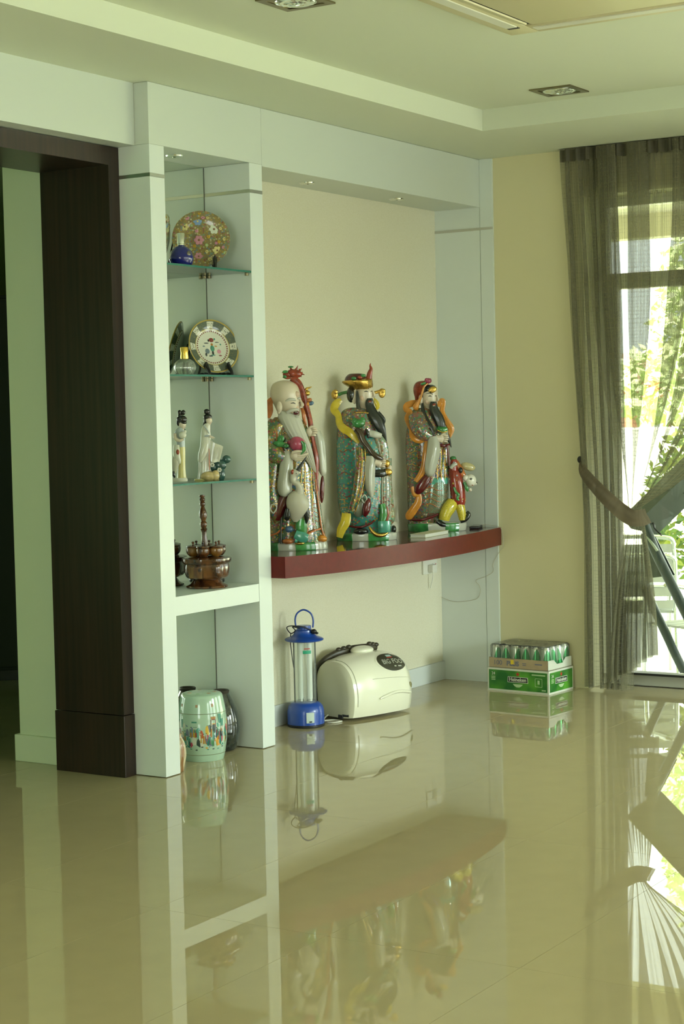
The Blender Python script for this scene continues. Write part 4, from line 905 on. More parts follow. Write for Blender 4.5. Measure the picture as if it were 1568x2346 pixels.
pp = [(0, .134), (.013, .1345), (.013, .16), (.0145, .19), (.012, .215), (.010, .235), (.013, .245), (.0155, .25), (.0105, .256), (.013, .262), (.0165, .272), (.014, .279), (.0095, .285), (.0165, .302), (.0175, .317), (.013, .332), (.0075, .347), (.0115, .353), (.013, .361), (.0085, .369), (.0125, .374), (.013, .380), (.0075, .384), (.0125, .391), (.0125, .396), (0, .398)]
B().lathe(pp, n=24, tilt=Matrix.Rotation(-.03, 3, 'Y')).obj('handle_post', 'lacq', sp_, 50)
dp = thing('dark_pot', 'small black lidded pot to the right behind the wooden condiment stand', 'pot', (6.262, 4.590, .7272), ST)
B().lathe([(.016, .0003), (.024, .003), (.028, .014), (.025, .024)], n=28, sub=2).obj('body', mat('black_lacquer', (.010, .010, .009), .15, coat=.5), dp, 50)
B().lathe([(.026, .0242), (.024, .028), (.010, .031), (0, .0315)], n=28).obj('lid', 'black', dp, 40)
# ================================================================= small things on the red shelf
bk = [on_z(px, py, ZR) for px, py in ((972, 1236), (1028, 1225), (1008, 1217), (911, 1220))]
bc = thing('book', 'closed cream covered book lying on the red shelf beside the middle figurine', 'book', (7.79, 4.355, ZR), 0)
pts = [(7.575, 4.288), (7.905, 4.335), (7.90, 4.40), (7.68, 4.40)]
pts = [(7.60, 4.300), (7.905, 4.337), (7.895, 4.420), (7.590, 4.383)]
pq = [(x-7.79, y-4.355) for x, y in pts]; cx_, cy_ = sum(x for x, y in pq)/4, sum(y for x, y in pq)/4
shr = [(cx_+(x-cx_)*.975, cy_+(y-cy_)*.95) for x, y in pq]
X['page'] = mat('paper_block', (.70, .70, .60), .8); X['cover'] = mat('cream_cover', (.60, .60, .42), .5)
B().prism(pq, (0, 0, .002), (0, 0, .0003), (1, 0, 0), (0, 1, 0)).obj('cover', 'cover', bc)
B().prism(shr, (0, 0, .014), (0, 0, .0025), (1, 0, 0), (0, 1, 0)).obj('pages', 'page', bc)
B().prism(pq, (0, 0, .002), (0, 0, .0167), (1, 0, 0), (0, 1, 0)).obj('cover', 'cover', bc)
ph = thing('phone', 'flat black handset lying at the right end of the red shelf', 'phone', (8.33, 4.405, ZR), .35)
B().box((-.070, -.026, .0002), (.070, .026, .013), bev=.004).obj('body', 'black', ph); B().box((-.050, -.022, .0131), (.034, .022, .0138)).obj('screen', mat('black_glass', (.006, .006, .007), .06), ph)
cb_ = tag(B().tube([(8.375, 4.395, ZR+.016), (8.40, 4.36, ZR+.012), (8.404, 4.312, ZR+.006), (8.412, 4.296, ZR-.01), (8.424, 4.294, ZR-.05), (8.436, 4.298, ZR-.098)]+[tuple(on_x(px, py, 8.4425)) for px, py in ((1146, 1262), (1131, 1290), (1130, 1310), (1110, 1322), (1091, 1330), (1099, 1342), (1101, 1356), (1092, 1372), (1060, 1378), (1035, 1377), (1012, 1368))], .0013, n=6, sub=6).obj('phone_cable', mat('pale_cable', (.50, .47, .36), .5), None, 60), 'thin pale cable hanging over the right end of the red shelf', 'cable')
# ================================================================= porcelain figures
class Fig:
    """a figure modelled in its own axes: x to the side, y away, z up; (x, y, d) are millimetre-like drawing units, y counted downward, d toward the viewer's side"""
    def __init__(s, name, label, cat, px, Yw, z, ox, oy, sc_, group=None):
        x = on_y(px, 1200 if z < 1 else 1090, Yw).x
        for _ in range(6):
            q_ = to_px((x, Yw, z)); x += (px-q_[0])/FPX*9/.6*.55
        q_ = to_px((x, Yw, z)); s.bx, s.by = (q_[0]-ox)*sc_, (q_[1]-oy)*sc_
        s.k = (Vector((x, Yw, z))-CP).dot(CF)/FPX/sc_
        s.t = thing(name, label, cat, (x, Yw, z+.0004), ST, group)
    def p(s, x, y, d=0): return Vector(((x-s.bx+.022*(s.by-y))*s.k, -d*s.k, max(0, (s.by-y)*s.k)))
    def rowring(s, y, x0, x1, ratio, dc, n=48, folds=0, amp=0, ph=0):
        c, rx = (x0+x1)/2, (x1-x0)/2; ring = []
        for j in range(n):
            a = 2*PI*j/n; q_ = 1+amp*math.sin(folds*a+ph)+amp*.5*math.sin(folds*1.7*a+1+ph)
            ring.append(s.p(c+rx*q_*math.cos(a), y, dc-rx*ratio*q_*math.sin(a)))
        return ring
    def rows(s, rows, sub=5): return cr_path([r if len(r) == 5 else tuple(r)+(0,) if len(r) == 4 else tuple(r)+(.8, 0) for r in rows], sub)
    def body(s, rows, n=48, folds=0, amp=0, b=None):
        b = b or B(); rr_ = s.rows(rows); y0, y1 = rr_[0][0], rr_[-1][0]
        return b.loft([s.rowring(*r_, n=n, folds=folds, amp=amp*(r_[0]-y0)/(y1-y0) if y1 != y0 else 0, ph=.004*r_[0]) for r_ in rr_])
    def surf(s, rows, x, y):
        rr_ = s.rows(rows); r_ = min(rr_, key=lambda q_: abs(q_[0]-y)); c, rx = (r_[1]+r_[2])/2, (r_[2]-r_[1])/2
        return r_[4]+rx*r_[3]*math.sqrt(max(0, 1-((x-c)/rx)**2))
    def arc(s, rows, f0, f1, y0, y1, off=5, n=16):
        """a shell lying on a body's surface: f = degrees from the viewer's side, y0..y1 heights"""
        rr_ = [r_ for r_ in s.rows(rows, 8) if y0 <= r_[0] <= y1]; b = B(); vs = []
        for o_ in (off, -off):
            for y, x0, x1, ra, dc in rr_:
                c, rx = (x0+x1)/2, (x1-x0)/2+o_
                for i in range(n+1): a = math.radians(f0+(f1-f0)*i/n); vs.append(s.p(c+rx*math.sin(a), y, dc+rx*ra*math.cos(a)))
        m, w_ = len(rr_), n+1; N_ = m*w_
        fs = [(j*w_+i, j*w_+i+1, (j+1)*w_+i+1, (j+1)*w_+i) for j in range(m-1) for i in range(n)]
        fs += [tuple(k+N_ for k in reversed(f_)) for f_ in fs]
        ed = [i for i in range(w_)]+[j*w_+n for j in range(1, m)]+[(m-1)*w_+i for i in range(n-1, -1, -1)]+[j*w_ for j in range(m-2, 0, -1)]
        fs += [(ed[i], ed[(i+1) % len(ed)], ed[(i+1) % len(ed)]+N_, ed[i]+N_) for i in range(len(ed))]
        return b.add(vs, fs)
    def line(s, rows, pts, r_, off=2):
        return s.tube([(x, y, s.surf(rows, x, y)+off) for x, y in pts], r_, n=7, sub=4)
    def tube(s, pts, rs, n=12, sub=4, flat=1., b=None, rip=None):
        b = b or B()
        if not hasattr(rs, '__len__'): rs = [rs]*len(pts)
        return b.tube([s.p(*q_) for q_ in pts], [r_*s.k for r_ in rs], n=n, sub=sub, flat=flat, rip=rip)
    def ball(s, x, y, d, rx, ry, rd, rot=0, b=None, n=16, m=10):
        b = b or B(); return b.ball(s.p(x, y, d), (rx*s.k, rd*s.k, ry*s.k), n, m, Matrix.Rotation(math.radians(rot), 3, 'Y'))
    def put(s, b, nm, mt, label=None, par=None): return b.obj(nm, mt, par or s.t, 60, label=label)
    def hand(s, x, y, d, sz, b=None, up=0):
        """closed hand: palm, four fingers of unequal length curled round what is held, thumb from the palm's side"""
        b = b or B(); s.ball(x-.15*sz, y, d, sz*.62, sz*.66, sz*.45, b=b)
        for i, (o_, l_) in enumerate(((-.48, .88), (-.16, 1.0), (.16, .94), (.47, .76))):
            yy = y+o_*sz
            s.tube([(x+.10*sz, yy, d+.12*sz), (x+.55*sz*l_, yy-.05*sz, d+.36*sz), (x+.92*sz*l_, yy, d+.22*sz), (x+.98*sz*l_, yy+.02*sz, d-.06*sz)], [sz*.155, sz*.16, sz*.14, sz*.10], n=8, sub=3, b=b)
        s.tube([(x-.25*sz, y-.45*sz, d+.1*sz), (x+.15*sz, y-.78*sz, d+.22*sz), (x+.55*sz, y-.74*sz, d+.2*sz)], [sz*.18, sz*.17, sz*.11], n=8, sub=3, b=b)
        return b
    def ribbon(s, pts, w, nm, mt, th=.22, label=None):
        return s.put(s.tube(pts, w, n=20, sub=7, flat=th, rip=(5, .09)), nm, mt, label)
X['skin'] = mat('painted_porcelain_skin', (.64, .56, .43), .28, coat=.2); X['blush'] = mat('painted_blush', (.62, .45, .32), .3, coat=.2)
X['pwhite'] = mat('white_porcelain', (.47, .48, .40), .12, coat=.5); X['beardw'] = mat('white_beard_glaze', (.52, .52, .44), .3)
X['pblack'] = mat('black_enamel', (.012, .016, .014), .15, coat=.5); X['pbeard'] = mat('black_beard_glaze', (.016, .022, .018), .3, coat=.3)
X['pgreen'] = mat('green_enamel', (.035, .20, .05), .14, coat=.5, var=.5, vscale=25); X['pteal'] = mat('teal_enamel', (.06, .30, .22), .14, coat=.5, var=.3, vscale=30)
X['pred'] = mat('iron_red_enamel', (.25, .036, .014), .18, coat=.4, var=.4, vscale=60); X['pdark'] = mat('dark_red_enamel', (.10, .008, .010), .14, coat=.5)
X['pyel'] = mat('yellow_enamel', (.62, .48, .04), .14, coat=.5, var=.15, vscale=30); X['por'] = mat('orange_enamel', (.55, .22, .03), .14, coat=.5, var=.2, vscale=30)
X['prust'] = mat('rust_orange_enamel', (.42, .13, .03), .16, coat=.4, var=.25, vscale=30)
X['pgold'] = mat('bright_gilding', (.62, .40, .10), .2, .95, bump=.6, bscale=220); X['pink'] = mat('peach_pink_enamel', (.34, .05, .10), .2, coat=.4, var=.5, vscale=14)
X['pblue'] = mat('blue_enamel', (.05, .12, .22), .15, coat=.5); X['pgrey'] = mat('grey_green_enamel', (.16, .18, .13), .15, coat=.5)
X['crane'] = mat('crane_white_glaze', (.46, .445, .35), .35)
RB = [(.24, .04, .03), (.36, .25, .04), (.04, .20, .16), (.40, .38, .26), (.30, .08, .08), (.07, .20, .06), (.26, .08, .15), (.06, .11, .20)]
X['robe_a'] = floral('robe_ochre_red_flowers', ((.20, .13, .03), (.06, .13, .06)), RB, 85, .46, .22, .12, 100)
X['robe_b'] = floral('robe_turquoise_flowers', ((.04, .24, .20), (.06, .20, .17)), [(.05, .30, .24), (.30, .06, .07), (.04, .22, .20), (.36, .25, .05), (.05, .20, .24), (.32, .30, .20), (.24, .07, .12), (.05, .22, .14)], 95, .46, .10, .12, 120)
X['robe_c'] = floral('robe_blossom_ground', ((.10, .15, .09), (.22, .12, .07)), RB, 100, .46, .20, .12, 105)
X['robe_d'] = floral('robe_pale_flowers', ((.17, .24, .15), (.20, .17, .09)), [(.26, .07, .05), (.36, .38, .28), (.06, .22, .16), (.36, .38, .28), (.33, .21, .05)], 90, .44, .12, .12, 120)
X['robe_w'] = wavecloth('robe_wave_scales', (.03, .18, .13), (.34, .12, .05), (.05, .28, .20))
X['redflower'] = floral('red_jacket_flowers', ((.28, .03, .02), (.24, .03, .015)), [(.28, .03, .02), (.55, .45, .10), (.28, .03, .02), (.24, .30, .36), (.28, .03, .02), (.26, .035, .02)], 62, .34, 0, .12, 10)
X['dots'] = floral('yellow_dotted_trousers', ((.60, .50, .05), (.60, .50, .05)), [(.03, .03, .01)], 150, .20, 0, .15, 10)

# ---------------------------------------------------------------- elder with staff, peach and crane
F = Fig('porcelain_figurine', 'tall porcelain figurine of a bald white bearded elder holding a peach and red staff', 'figurine', 683, 4.525, ZR, 600, 820, 5.1)
B1 = [(2138, 40, 735, .62), (2155, 10, 762, .64), (2215, 10, 772, .64), (2246, 15, 768, .64)]
F.put(F.body(B1), 'base', 'pwhite')
for f0, f1 in ((-95, -30), (2, 39)): F.put(F.arc(B1, f0, f1, 2140, 2246, 9), 'rock', 'pgreen')
R1 = [(690, 150, 430, .75, -20), (760, 95, 505, .72), (880, 50, 560, .70), (1050, 30, 600, .68), (1300, 20, 630, .68), (1600, 10, 660, .68), (1900, 15, 700, .66), (2080, 20, 735, .64), (2150, 25, 745, .62)]
F.put(F.body(R1, folds=7, amp=.035), 'robe', 'robe_a')
R1b = [(1560, 330, 668, .62, 40), (1750, 320, 692, .62, 40), (1950, 310, 712, .6, 40), (2050, 305, 725, .6, 40)]
F.put(F.body(R1b, folds=6, amp=.03), 'front_skirt', 'robe_w')
H1 = [(262, 255, 275, 1), (272, 200, 335, .98), (300, 140, 395, .98), (345, 112, 432, .98), (410, 102, 452, .96), (470, 108, 458, .95), (520, 130, 458, .94), (580, 160, 456, .92), (640, 185, 450, .88), (700, 205, 430, .8), (760, 220, 400, .7)]
hb = F.body(H1)
F.tube([(452, 490, 60), (470, 530, 62), (478, 556, 64), (462, 572, 60)], [10, 15, 20, 12], b=hb)                    # nose
F.ball(215, 575, 165, 34, 66, 24, b=hb); F.ball(206, 632, 160, 20, 24, 18, b=hb)                                      # ear and lobe
F.put(hb, 'head', 'skin')
for x, y, rx in ((330, 610, 54), (408, 596, 34)): F.put(F.ball(x, y, F.surf(H1, x, y)-13, rx, 40, 15), 'cheek', 'blush')
F.put(F.ball(402, 430, F.surf(H1, 402, 430)-18, 46, 36, 20), 'brow_bump', 'blush')
F.put(F.tube([(285, 512, F.surf(H1, 285, 512)+2), (330, 490, F.surf(H1, 330, 490)+6), (385, 492, F.surf(H1, 385, 492)+8), (405, 505, F.surf(H1, 405, 505)+6)], [8, 15, 15, 6]), 'eyebrow', 'beardw')
F.put(F.tube([(425, 482, F.surf(H1, 425, 482)+8), (448, 478, F.surf(H1, 448, 478)+8), (462, 488, 50)], [10, 13, 5]), 'eyebrow', 'beardw')
F.put(F.tube([(345, 535, F.surf(H1, 345, 535)+2), (375, 530, F.surf(H1, 375, 530)+3), (398, 540, F.surf(H1, 398, 540)+2)], [3, 6, 3]), 'eye', 'pblack')
F.put(F.tube([(432, 532, F.surf(H1, 432, 532)+3), (450, 530, F.surf(H1, 450, 530)+4)], [3, 5]), 'eye', 'pblack')
mo = F.put(F.ball(408, 645, 172, 34, 24, 20, rot=-8), 'mouth', 'pdark'); F.put(F.ball(412, 636, 188, 20, 6, 8), 'teeth', 'pwhite', par=mo)
bd = F.body([(620, 215, 270, .6, 145), (655, 205, 385, .5, 130), (700, 195, 455, .5, 130), (790, 240, 490, .5, 150), (900, 310, 530, .48, 175), (1000, 385, 568, .45, 185), (1100, 455, 595, .42, 180), (1200, 525, 618, .4, 160), (1280, 585, 632, .4, 140), (1340, 628, 638, .4, 120)], n=90, folds=15, amp=.09)
F.tube([(300, 640, 178), (350, 618, 186), (410, 608, 184), (445, 618, 160)], [16, 20, 18, 8], b=bd); F.ball(418, 690, 172, 26, 16, 20, b=bd)
F.put(bd, 'beard', 'beardw')
stf = F.tube([(350, 235, 20), (430, 300, 10), (490, 430, 0), (520, 560, 0), (562, 720, 10), (580, 860, 20), (605, 1000, 30), (640, 1200, 40), (640, 1400, 40), (655, 1600, 40), (685, 1850, 30), (705, 2060, 20)], [36, 40, 36, 36, 29, 30, 26, 27, 22, 23, 19, 18], n=20, sub=6, rip=(3, .12))
st_ = F.put(stf, 'staff', 'pred')
db = F.ball(385, 190, 25, 92, 52, 46, rot=8); F.ball(300, 200, 30, 52, 34, 34, b=db); F.ball(262, 168, 30, 24, 12, 18, rot=-30, b=db); F.tube([(250, 225, 30), (300, 238, 30), (345, 232, 25)], [10, 17, 14], b=db)
for x0, y0, x1, y1 in ((440, 170, 505, 208), (440, 150, 470, 130), (430, 190, 470, 232), (400, 150, 425, 96), (350, 145, 335, 105), (460, 190, 480, 170)): F.tube([(x0, y0, 25), ((x0+x1)/2, (y0+y1)/2+6, 30), (x1, y1, 30)], [18, 11, 2], b=db)
F.put(db, 'dragon_head', 'pred', par=st_)
gb_ = F.ball(280, 168, 52, 34, 18, 14); F.ball(342, 112, 30, 34, 12, 20, b=gb_); F.ball(275, 222, 48, 22, 20, 16, b=gb_); F.put(gb_, 'dragon_mane', 'pgreen', par=st_)
gd = F.ball(538, 420, 20, 30, 32, 26); F.ball(524, 374, 20, 19, 19, 16, b=gd); F.tube([(522, 360, 20), (555, 358, 22), (585, 346, 22)], [8, 10, 4], b=gd); F.put(gd, 'gourd', 'pgold')
for x, y, mt_ in ((556, 502, 'prust'), (578, 538, 'pblue'), (538, 545, 'por')): F.put(F.ball(x, y, 18, 34, 25, 22, rot=-20), 'tassel_bow', mt_)
F.put(F.tube([(470, 590, 40), (490, 650, 50), (500, 720, 50), (520, 790, 45)], [16, 24, 22, 14], flat=.5), 'scarf_end', 'prust')
hb = F.hand(570, 872, 60, 82); F.put(hb, 'hand', 'skin')
F.put(F.tube([(640, 870, 10), (672, 980, 0), (690, 1120, -5), (705, 1260, -5), (715, 1345, -5), (716, 1385, -5)], [44, 58, 56, 50, 40, 18], n=28, sub=6, rip=(4, .07)), 'sleeve', 'pwhite')
F.put(F.ball(706, 1540, -15, 28, 165, 40, rot=3), 'sleeve_lining', 'pdark', 'dark red hanging sleeve lining')
F.put(F.tube([(190, 770, 130), (110, 900, 170), (105, 1040, 205), (200, 1130, 240), (300, 1150, 245)], [105, 130, 130, 115, 60], n=20, sub=5), 'upper_sleeve', 'robe_a')
F.put(F.tube([(305, 1090, 250), (300, 1210, 270), (290, 1340, 285), (278, 1470, 290), (285, 1560, 285), (300, 1600, 280)], [58, 72, 78, 82, 76, 30], n=28, sub=6, rip=(4, .07)), 'sleeve', 'pwhite')
F.put(F.tube([(285, 1590, 262), (235, 1700, 262), (200, 1800, 255), (185, 1880, 250)], [52, 66, 64, 34], flat=.45, n=16), 'sleeve_lining', 'pdark', 'dark red hanging sleeve lining')
F.put(F.tube([(150, 1120, 225), (110, 1350, 240), (100, 1560, 245), (150, 1760, 240), (200, 1900, 225)], [80, 110, 115, 90, 50], n=16, sub=5, flat=.6), 'sleeve_drape', 'robe_a')
F.put(F.tube([(118, 1700, 312), (160, 1690, 318), (185, 1730, 314), (150, 1790, 314), (115, 1750, 314), (122, 1705, 312)], 9), 'sleeve_ring', 'pwhite')
pe = F.ball(420, 1000, 300, 94, 84, 84, rot=10); F.ball(345, 985, 300, 40, 30, 40, b=pe); F.put(pe, 'peach', 'pink')
lf = F.ball(225, 1000, 322, 80, 34, 16, rot=12); F.ball(235, 940, 318, 46, 40, 14, rot=-50, b=lf); F.ball(290, 1020, 325, 40, 26, 14, b=lf); F.put(lf, 'peach_leaf', 'pgreen'); F.put(F.tube([(470, 970, 375), (500, 1010, 372), (500, 1070, 366), (465, 1125, 360)], [10, 24, 22, 4], flat=.4), 'peach_leaf', 'pgreen')
hb = B(); F.ball(400, 1135, 290, 62, 56, 60, b=hb)
for i, (yy, l_) in enumerate(((1092, 120), (1120, 150), (1148, 140), (1172, 112))): F.tube([(400, yy+10, 320), (400+l_*.5, yy+14, 335), (400+l_, yy-12+6*i, 325)], [19, 18, 11], n=8, b=hb)
F.tube([(370, 1100, 340), (430, 1085, 362), (480, 1090, 366)], [20, 17, 11], n=8, b=hb); F.put(hb, 'hand', 'skin')
for pts, w_ in (([(130, 470, 40), (95, 530, 70), (105, 620, 90), (90, 700, 100)], [22, 40, 36, 14]), ([(70, 850, 240), (130, 850, 260), (175, 900, 275), (165, 970, 285), (140, 1010, 290), (175, 1050, 300), (245, 1055, 305)], [34, 40, 32, 28, 30, 34, 18])): F.ribbon(pts, w_, 'ribbon', 'prust')
cr_ = F.body([(1540, 375, 470, .9, 320), (1590, 318, 520, .8, 315), (1680, 295, 560, .75, 310), (1780, 320, 545, .72, 305), (1850, 345, 480, .7, 300), (1900, 380, 425, .7, 295)])
F.tube([(440, 1580, 330), (452, 1520, 345), (430, 1462, 358), (385, 1430, 362), (378, 1380, 360), (392, 1340, 360)], [60, 44, 36, 34, 36, 40], b=cr_); F.ball(402, 1330, 362, 50, 44, 42, b=cr_); cr_o = F.put(cr_, 'crane', 'crane')
F.put(F.tube([(432, 1305, 370), (478, 1230, 375), (535, 1142, 378)], [26, 17, 4]), 'crane_beak', 'pblack', par=cr_o)
F.put(F.ball(370, 1320, 386, 18, 30, 22, rot=10), 'crane_crown', 'pred', par=cr_o); F.put(F.ball(415, 1338, 400, 5, 6, 6), 'crane_eye', 'pblack', par=cr_o)
F.put(F.tube([(510, 1740, 325), (532, 1830, 322), (530, 1920, 315)], [46, 34, 5], flat=.6), 'crane_tail', 'pblack', par=cr_o); F.put(F.tube([(320, 1740, 345), (305, 1830, 335), (310, 1880, 325)], [30, 40, 14], flat=.5), 'crane_wing', 'pblack', par=cr_o)
F.put(F.tube([(240, 1800, 250), (232, 1950, 250), (235, 2150, 245)], [16, 13, 14]), 'cane', 'pblack')
F.put(F.tube([(480, 1860, 285), (470, 1960, 285), (490, 2040, 282)], [60, 70, 48], flat=.4), 'sash_end', 'pgreen')
sc_b = F.tube([(400, 2040, 292), (470, 2070, 300), (540, 2095, 292)], [50, 62, 48], flat=.35); F.tube([(400, 2105, 292), (430, 2115, 295)], [30, 26], flat=.4, b=sc_b); F.put(sc_b, 'scroll', 'pteal')
for pts in ([(630, 1420, 130), (650, 1600, 120), (675, 1800, 110), (705, 2010, 100), (755, 2120, 80)], [(545, 2040, 250), (600, 2015, 240), (690, 1990, 180)], [(530, 1930, 262), (545, 1990, 262), (520, 2040, 265)], [(80, 2060, 225), (180, 2030, 245), (260, 1960, 250)]): F.put(F.tube(pts, 11), 'robe_edging', 'prust')
F.put(F.ball(705, 2110, 90, 62, 44, 70, rot=12), 'shoe', 'por'); F.put(F.ball(315, 2125, 240, 70, 34, 60), 'shoe', 'prust'); F.put(F.ball(450, 2150, 240, 60, 22, 40), 'hem_knot', 'pgold')
F.put(F.ball(330, 1985, 245, 50, 40, 30), 'robe_panel', 'pblue')
for x0, x1 in ((505, 520), (575, 600), (470, 462)): F.put(F.line(R1, [(x0+(x1-x0)*i/5+5*math.sin(i*2), 1220+i*105) for i in range(6)], 5, 4), 'gilt_seam', 'pgold')
for i in range(7): F.put(F.line(R1, [(500+25*k, 1330+i*42+8*math.sin(k*1.6+i)) for k in range(5)], 4, 4), 'gilt_line', 'pgold')
for i in range(5): F.put(F.line(R1b, [(570+22*k, 1720+i*48-22*math.sin(k*PI/4)) for k in range(5)], 4, 4), 'wave_line', 'prust')
for i in range(6): F.put(F.line(R1, [(70+30*k, 1180+i*130+10*math.sin(k+i)) for k in range(4)], 5, 8), 'gilt_line', 'pgold')

# ---------------------------------------------------------------- official with gilt winged hat
F = Fig('porcelain_figurine', 'tall porcelain figurine in turquoise robe with winged gold hat and long black beard', 'figurine', 838, 4.53, ZR, 740, 820, 5.1)
B2 = [(2035, 190, 845, .6), (2050, 165, 868, .62), (2105, 170, 868, .62), (2135, 175, 862, .62)]
F.put(F.body(B2), 'base', 'pwhite')
for f0, f1 in ((-95, -30), (2, 44)): F.put(F.arc(B2, f0, f1, 2036, 2135, 9), 'rock', 'pgreen')
R2 = [(590, 290, 470, .8), (630, 225, 545, .78), (720, 190, 600, .74), (850, 165, 650, .72), (1000, 160, 715, .70), (1200, 160, 770, .68), (1400, 165, 785, .68), (1600, 172, 785, .68), (1800, 195, 800, .66), (1950, 250, 800, .62), (2040, 260, 800, .6)]
F.put(F.body(R2, folds=7, amp=.03), 'robe', 'robe_b')
F.put(F.body([(580, 300, 440, .8, 10), (620, 225, 545, .8, 12), (720, 185, 605, .76, 12), (850, 168, 640, .72, 15), (960, 190, 640, .66, 30), (1040, 300, 640, .6, 40)], folds=7, amp=.02), 'collar', 'robe_c')
RS2 = [(1180, 560, 800, .8, 60), (1400, 560, 805, .8, 60), (1600, 555, 815, .8, 60), (1800, 560, 830, .75, 55), (1900, 570, 832, .7, 50), (1950, 600, 800, .65, 50)]
F.put(F.body(RS2, folds=6, amp=.035), 'front_skirt', 'robe_d')
F.put(F.tube([(430, 1040, 200), (445, 1200, 215), (430, 1400, 225), (400, 1600, 225), (330, 1790, 215)], [50, 64, 68, 66, 40], flat=.5, n=14), 'sleeve_border', 'robe_a')
F.put(F.body([(900, 560, 700, .55, 120), (1000, 580, 750, .55, 110), (1120, 590, 770, .6, 100), (1190, 580, 775, .6, 95)], folds=6, amp=.03), 'chest_panel', 'robe_d')
H2 = [(330, 400, 560, .9), (380, 385, 590, .9), (440, 385, 598, .9), (500, 390, 596, .88), (550, 410, 590, .82), (600, 430, 570, .75), (660, 430, 520, .7)]
hb = F.body(H2); F.tube([(578, 385, 55), (592, 420, 55), (600, 448, 55), (580, 460, 60)], [8, 13, 18, 10], b=hb); F.ball(362, 455, 55, 32, 78, 26, b=hb); F.ball(368, 510, 55, 22, 30, 20, b=hb); F.put(hb, 'head', 'skin')
F.put(F.ball(470, 470, F.surf(H2, 470, 470)-14.5, 40, 40, 16), 'cheek', 'blush')
F.put(F.tube([(478, 402, F.surf(H2, 478, 402)+2), (505, 396, F.surf(H2, 505, 396)+3), (528, 404, F.surf(H2, 528, 404)+2)], [2, 6, 2]), 'eye', 'pblack'); F.put(F.tube([(556, 398, F.surf(H2, 556, 398)+3), (575, 396, F.surf(H2, 575, 396)+3)], [3, 4]), 'eye', 'pblack')
F.put(F.tube([(470, 372, F.surf(H2, 470, 372)+2), (510, 358, F.surf(H2, 510, 358)+4), (540, 372, F.surf(H2, 540, 372)+4)], [2, 5, 3]), 'eyebrow', 'pblack')
F.put(F.ball(330, 430, 10, 55, 95, 90), 'hair', 'pblack'); F.put(F.tube([(398, 390, 85), (404, 470, 95), (410, 560, 100), (430, 640, 110), (430, 690, 120)], [12, 20, 24, 26, 8], flat=.5), 'sideburn', 'pblack')
bd = F.body([(478, 520, 578, .45, 100), (510, 498, 588, .45, 100), (560, 494, 595, .5, 100), (640, 512, 640, .5, 115), (720, 540, 695, .48, 130), (800, 590, 722, .46, 140), (880, 650, 735, .44, 140), (950, 700, 742, .42, 130), (1005, 735, 746, .4, 120)], folds=9, amp=.04)
F.put(bd, 'beard', 'pbeard'); mo = F.put(F.ball(546, 518, 138, 22, 15, 16, rot=-6), 'mouth', 'pred'); F.put(F.ball(548, 526, 148, 14, 5, 8), 'teeth', 'pwhite', par=mo)
F.put(F.tube([(640, 640, 90), (690, 700, 90), (715, 740, 88), (708, 790, 85)], [20, 22, 16, 5]), 'beard_strand', 'pbeard')
ht = F.body([(185, 330, 440, .9, 0), (192, 300, 470, .9), (225, 265, 510, .9), (270, 250, 560, .9), (300, 250, 568, .9), (330, 300, 575, .9)]); ho = F.put(ht, 'hat', mat('brown_red_enamel', (.085, .016, .010), .16, coat=.5))
F.put(F.body([(245, 420, 575, .95, 4), (268, 240, 578, .95, 4), (300, 238, 580, .95, 4), (340, 300, 578, .95, 4), (372, 350, 560, .95, 4)], folds=14, amp=.03), 'gold_band', 'pgold', par=ho)
for x, y in ((360, 245), (470, 215), (430, 235)): F.put(F.ball(x, y, 130, 30, 20, 18), 'jewel', 'pgreen' if x != 430 else 'pred', par=ho)
F.put(F.tube([(535, 250, 60), (545, 190, 60), (560, 140, 58), (550, 100, 55), (556, 70, 52)], [36, 30, 20, 10, 2], flat=.5), 'plume', 'pred', par=ho)
for pts, bx_ in (([(290, 400, 0), (230, 410, 0), (180, 430, 0)], 140), ([(580, 420, -40), (620, 410, -45), (660, 400, -50)], 690)):
    F.put(F.tube(pts, [20, 18, 20], flat=.6), 'hat_wing', 'pgreen' if bx_ == 140 else 'pgold', par=ho)
    w_ = F.ball(bx_, 425 if bx_ == 140 else 420, 0 if bx_ == 140 else -50, 42, 56, 16); F.ball(bx_+(8 if bx_ == 140 else 12), 395, 10 if bx_ == 140 else -45, 30, 28, 14, b=w_); F.put(w_, 'wing_disc', 'pgold', par=ho)
F.ribbon([(215, 490, 0), (160, 530, 20), (135, 600, 50), (180, 670, 90), (195, 760, 130), (235, 820, 170), (300, 860, 195), (360, 910, 205), (420, 990, 205)], [26, 44, 44, 36, 40, 46, 44, 42, 20], 'ribbon', 'pyel')
F.ribbon([(590, 480, 20), (625, 530, 20), (640, 580, 25), (615, 610, 30)], [14, 26, 24, 10], 'ribbon', 'pyel')
F.put(F.tube([(380, 640, 180), (450, 640, 190), (530, 650, 185)], 8), 'collar_edging', 'pgold')
F.put(F.tube([(380, 830, 225), (430, 880, 235), (460, 960, 245), (520, 1040, 250), (570, 1110, 255), (640, 1160, 250), (700, 1185, 235)], [34, 44, 40, 34, 34, 30, 12], flat=.8), 'sceptre', mat('dark_brown_enamel', (.045, .028, .014), .14, coat=.5))
sg = F.ball(415, 765, 225, 76, 52, 40); F.ball(370, 740, 225, 36, 40, 30, b=sg); F.ball(462, 735, 225, 34, 42, 30, b=sg); F.put(sg, 'sceptre_head', 'pgreen'); F.put(F.tube([(500, 830, 225), (520, 880, 230), (530, 940, 225)], [14, 20, 8]), 'tassel', 'pblack')
wb = F.tube([(530, 880, 205), (600, 895, 205), (680, 915, 180)], [34, 40, 26], flat=.4); F.put(wb, 'white_collar', 'pwhite')
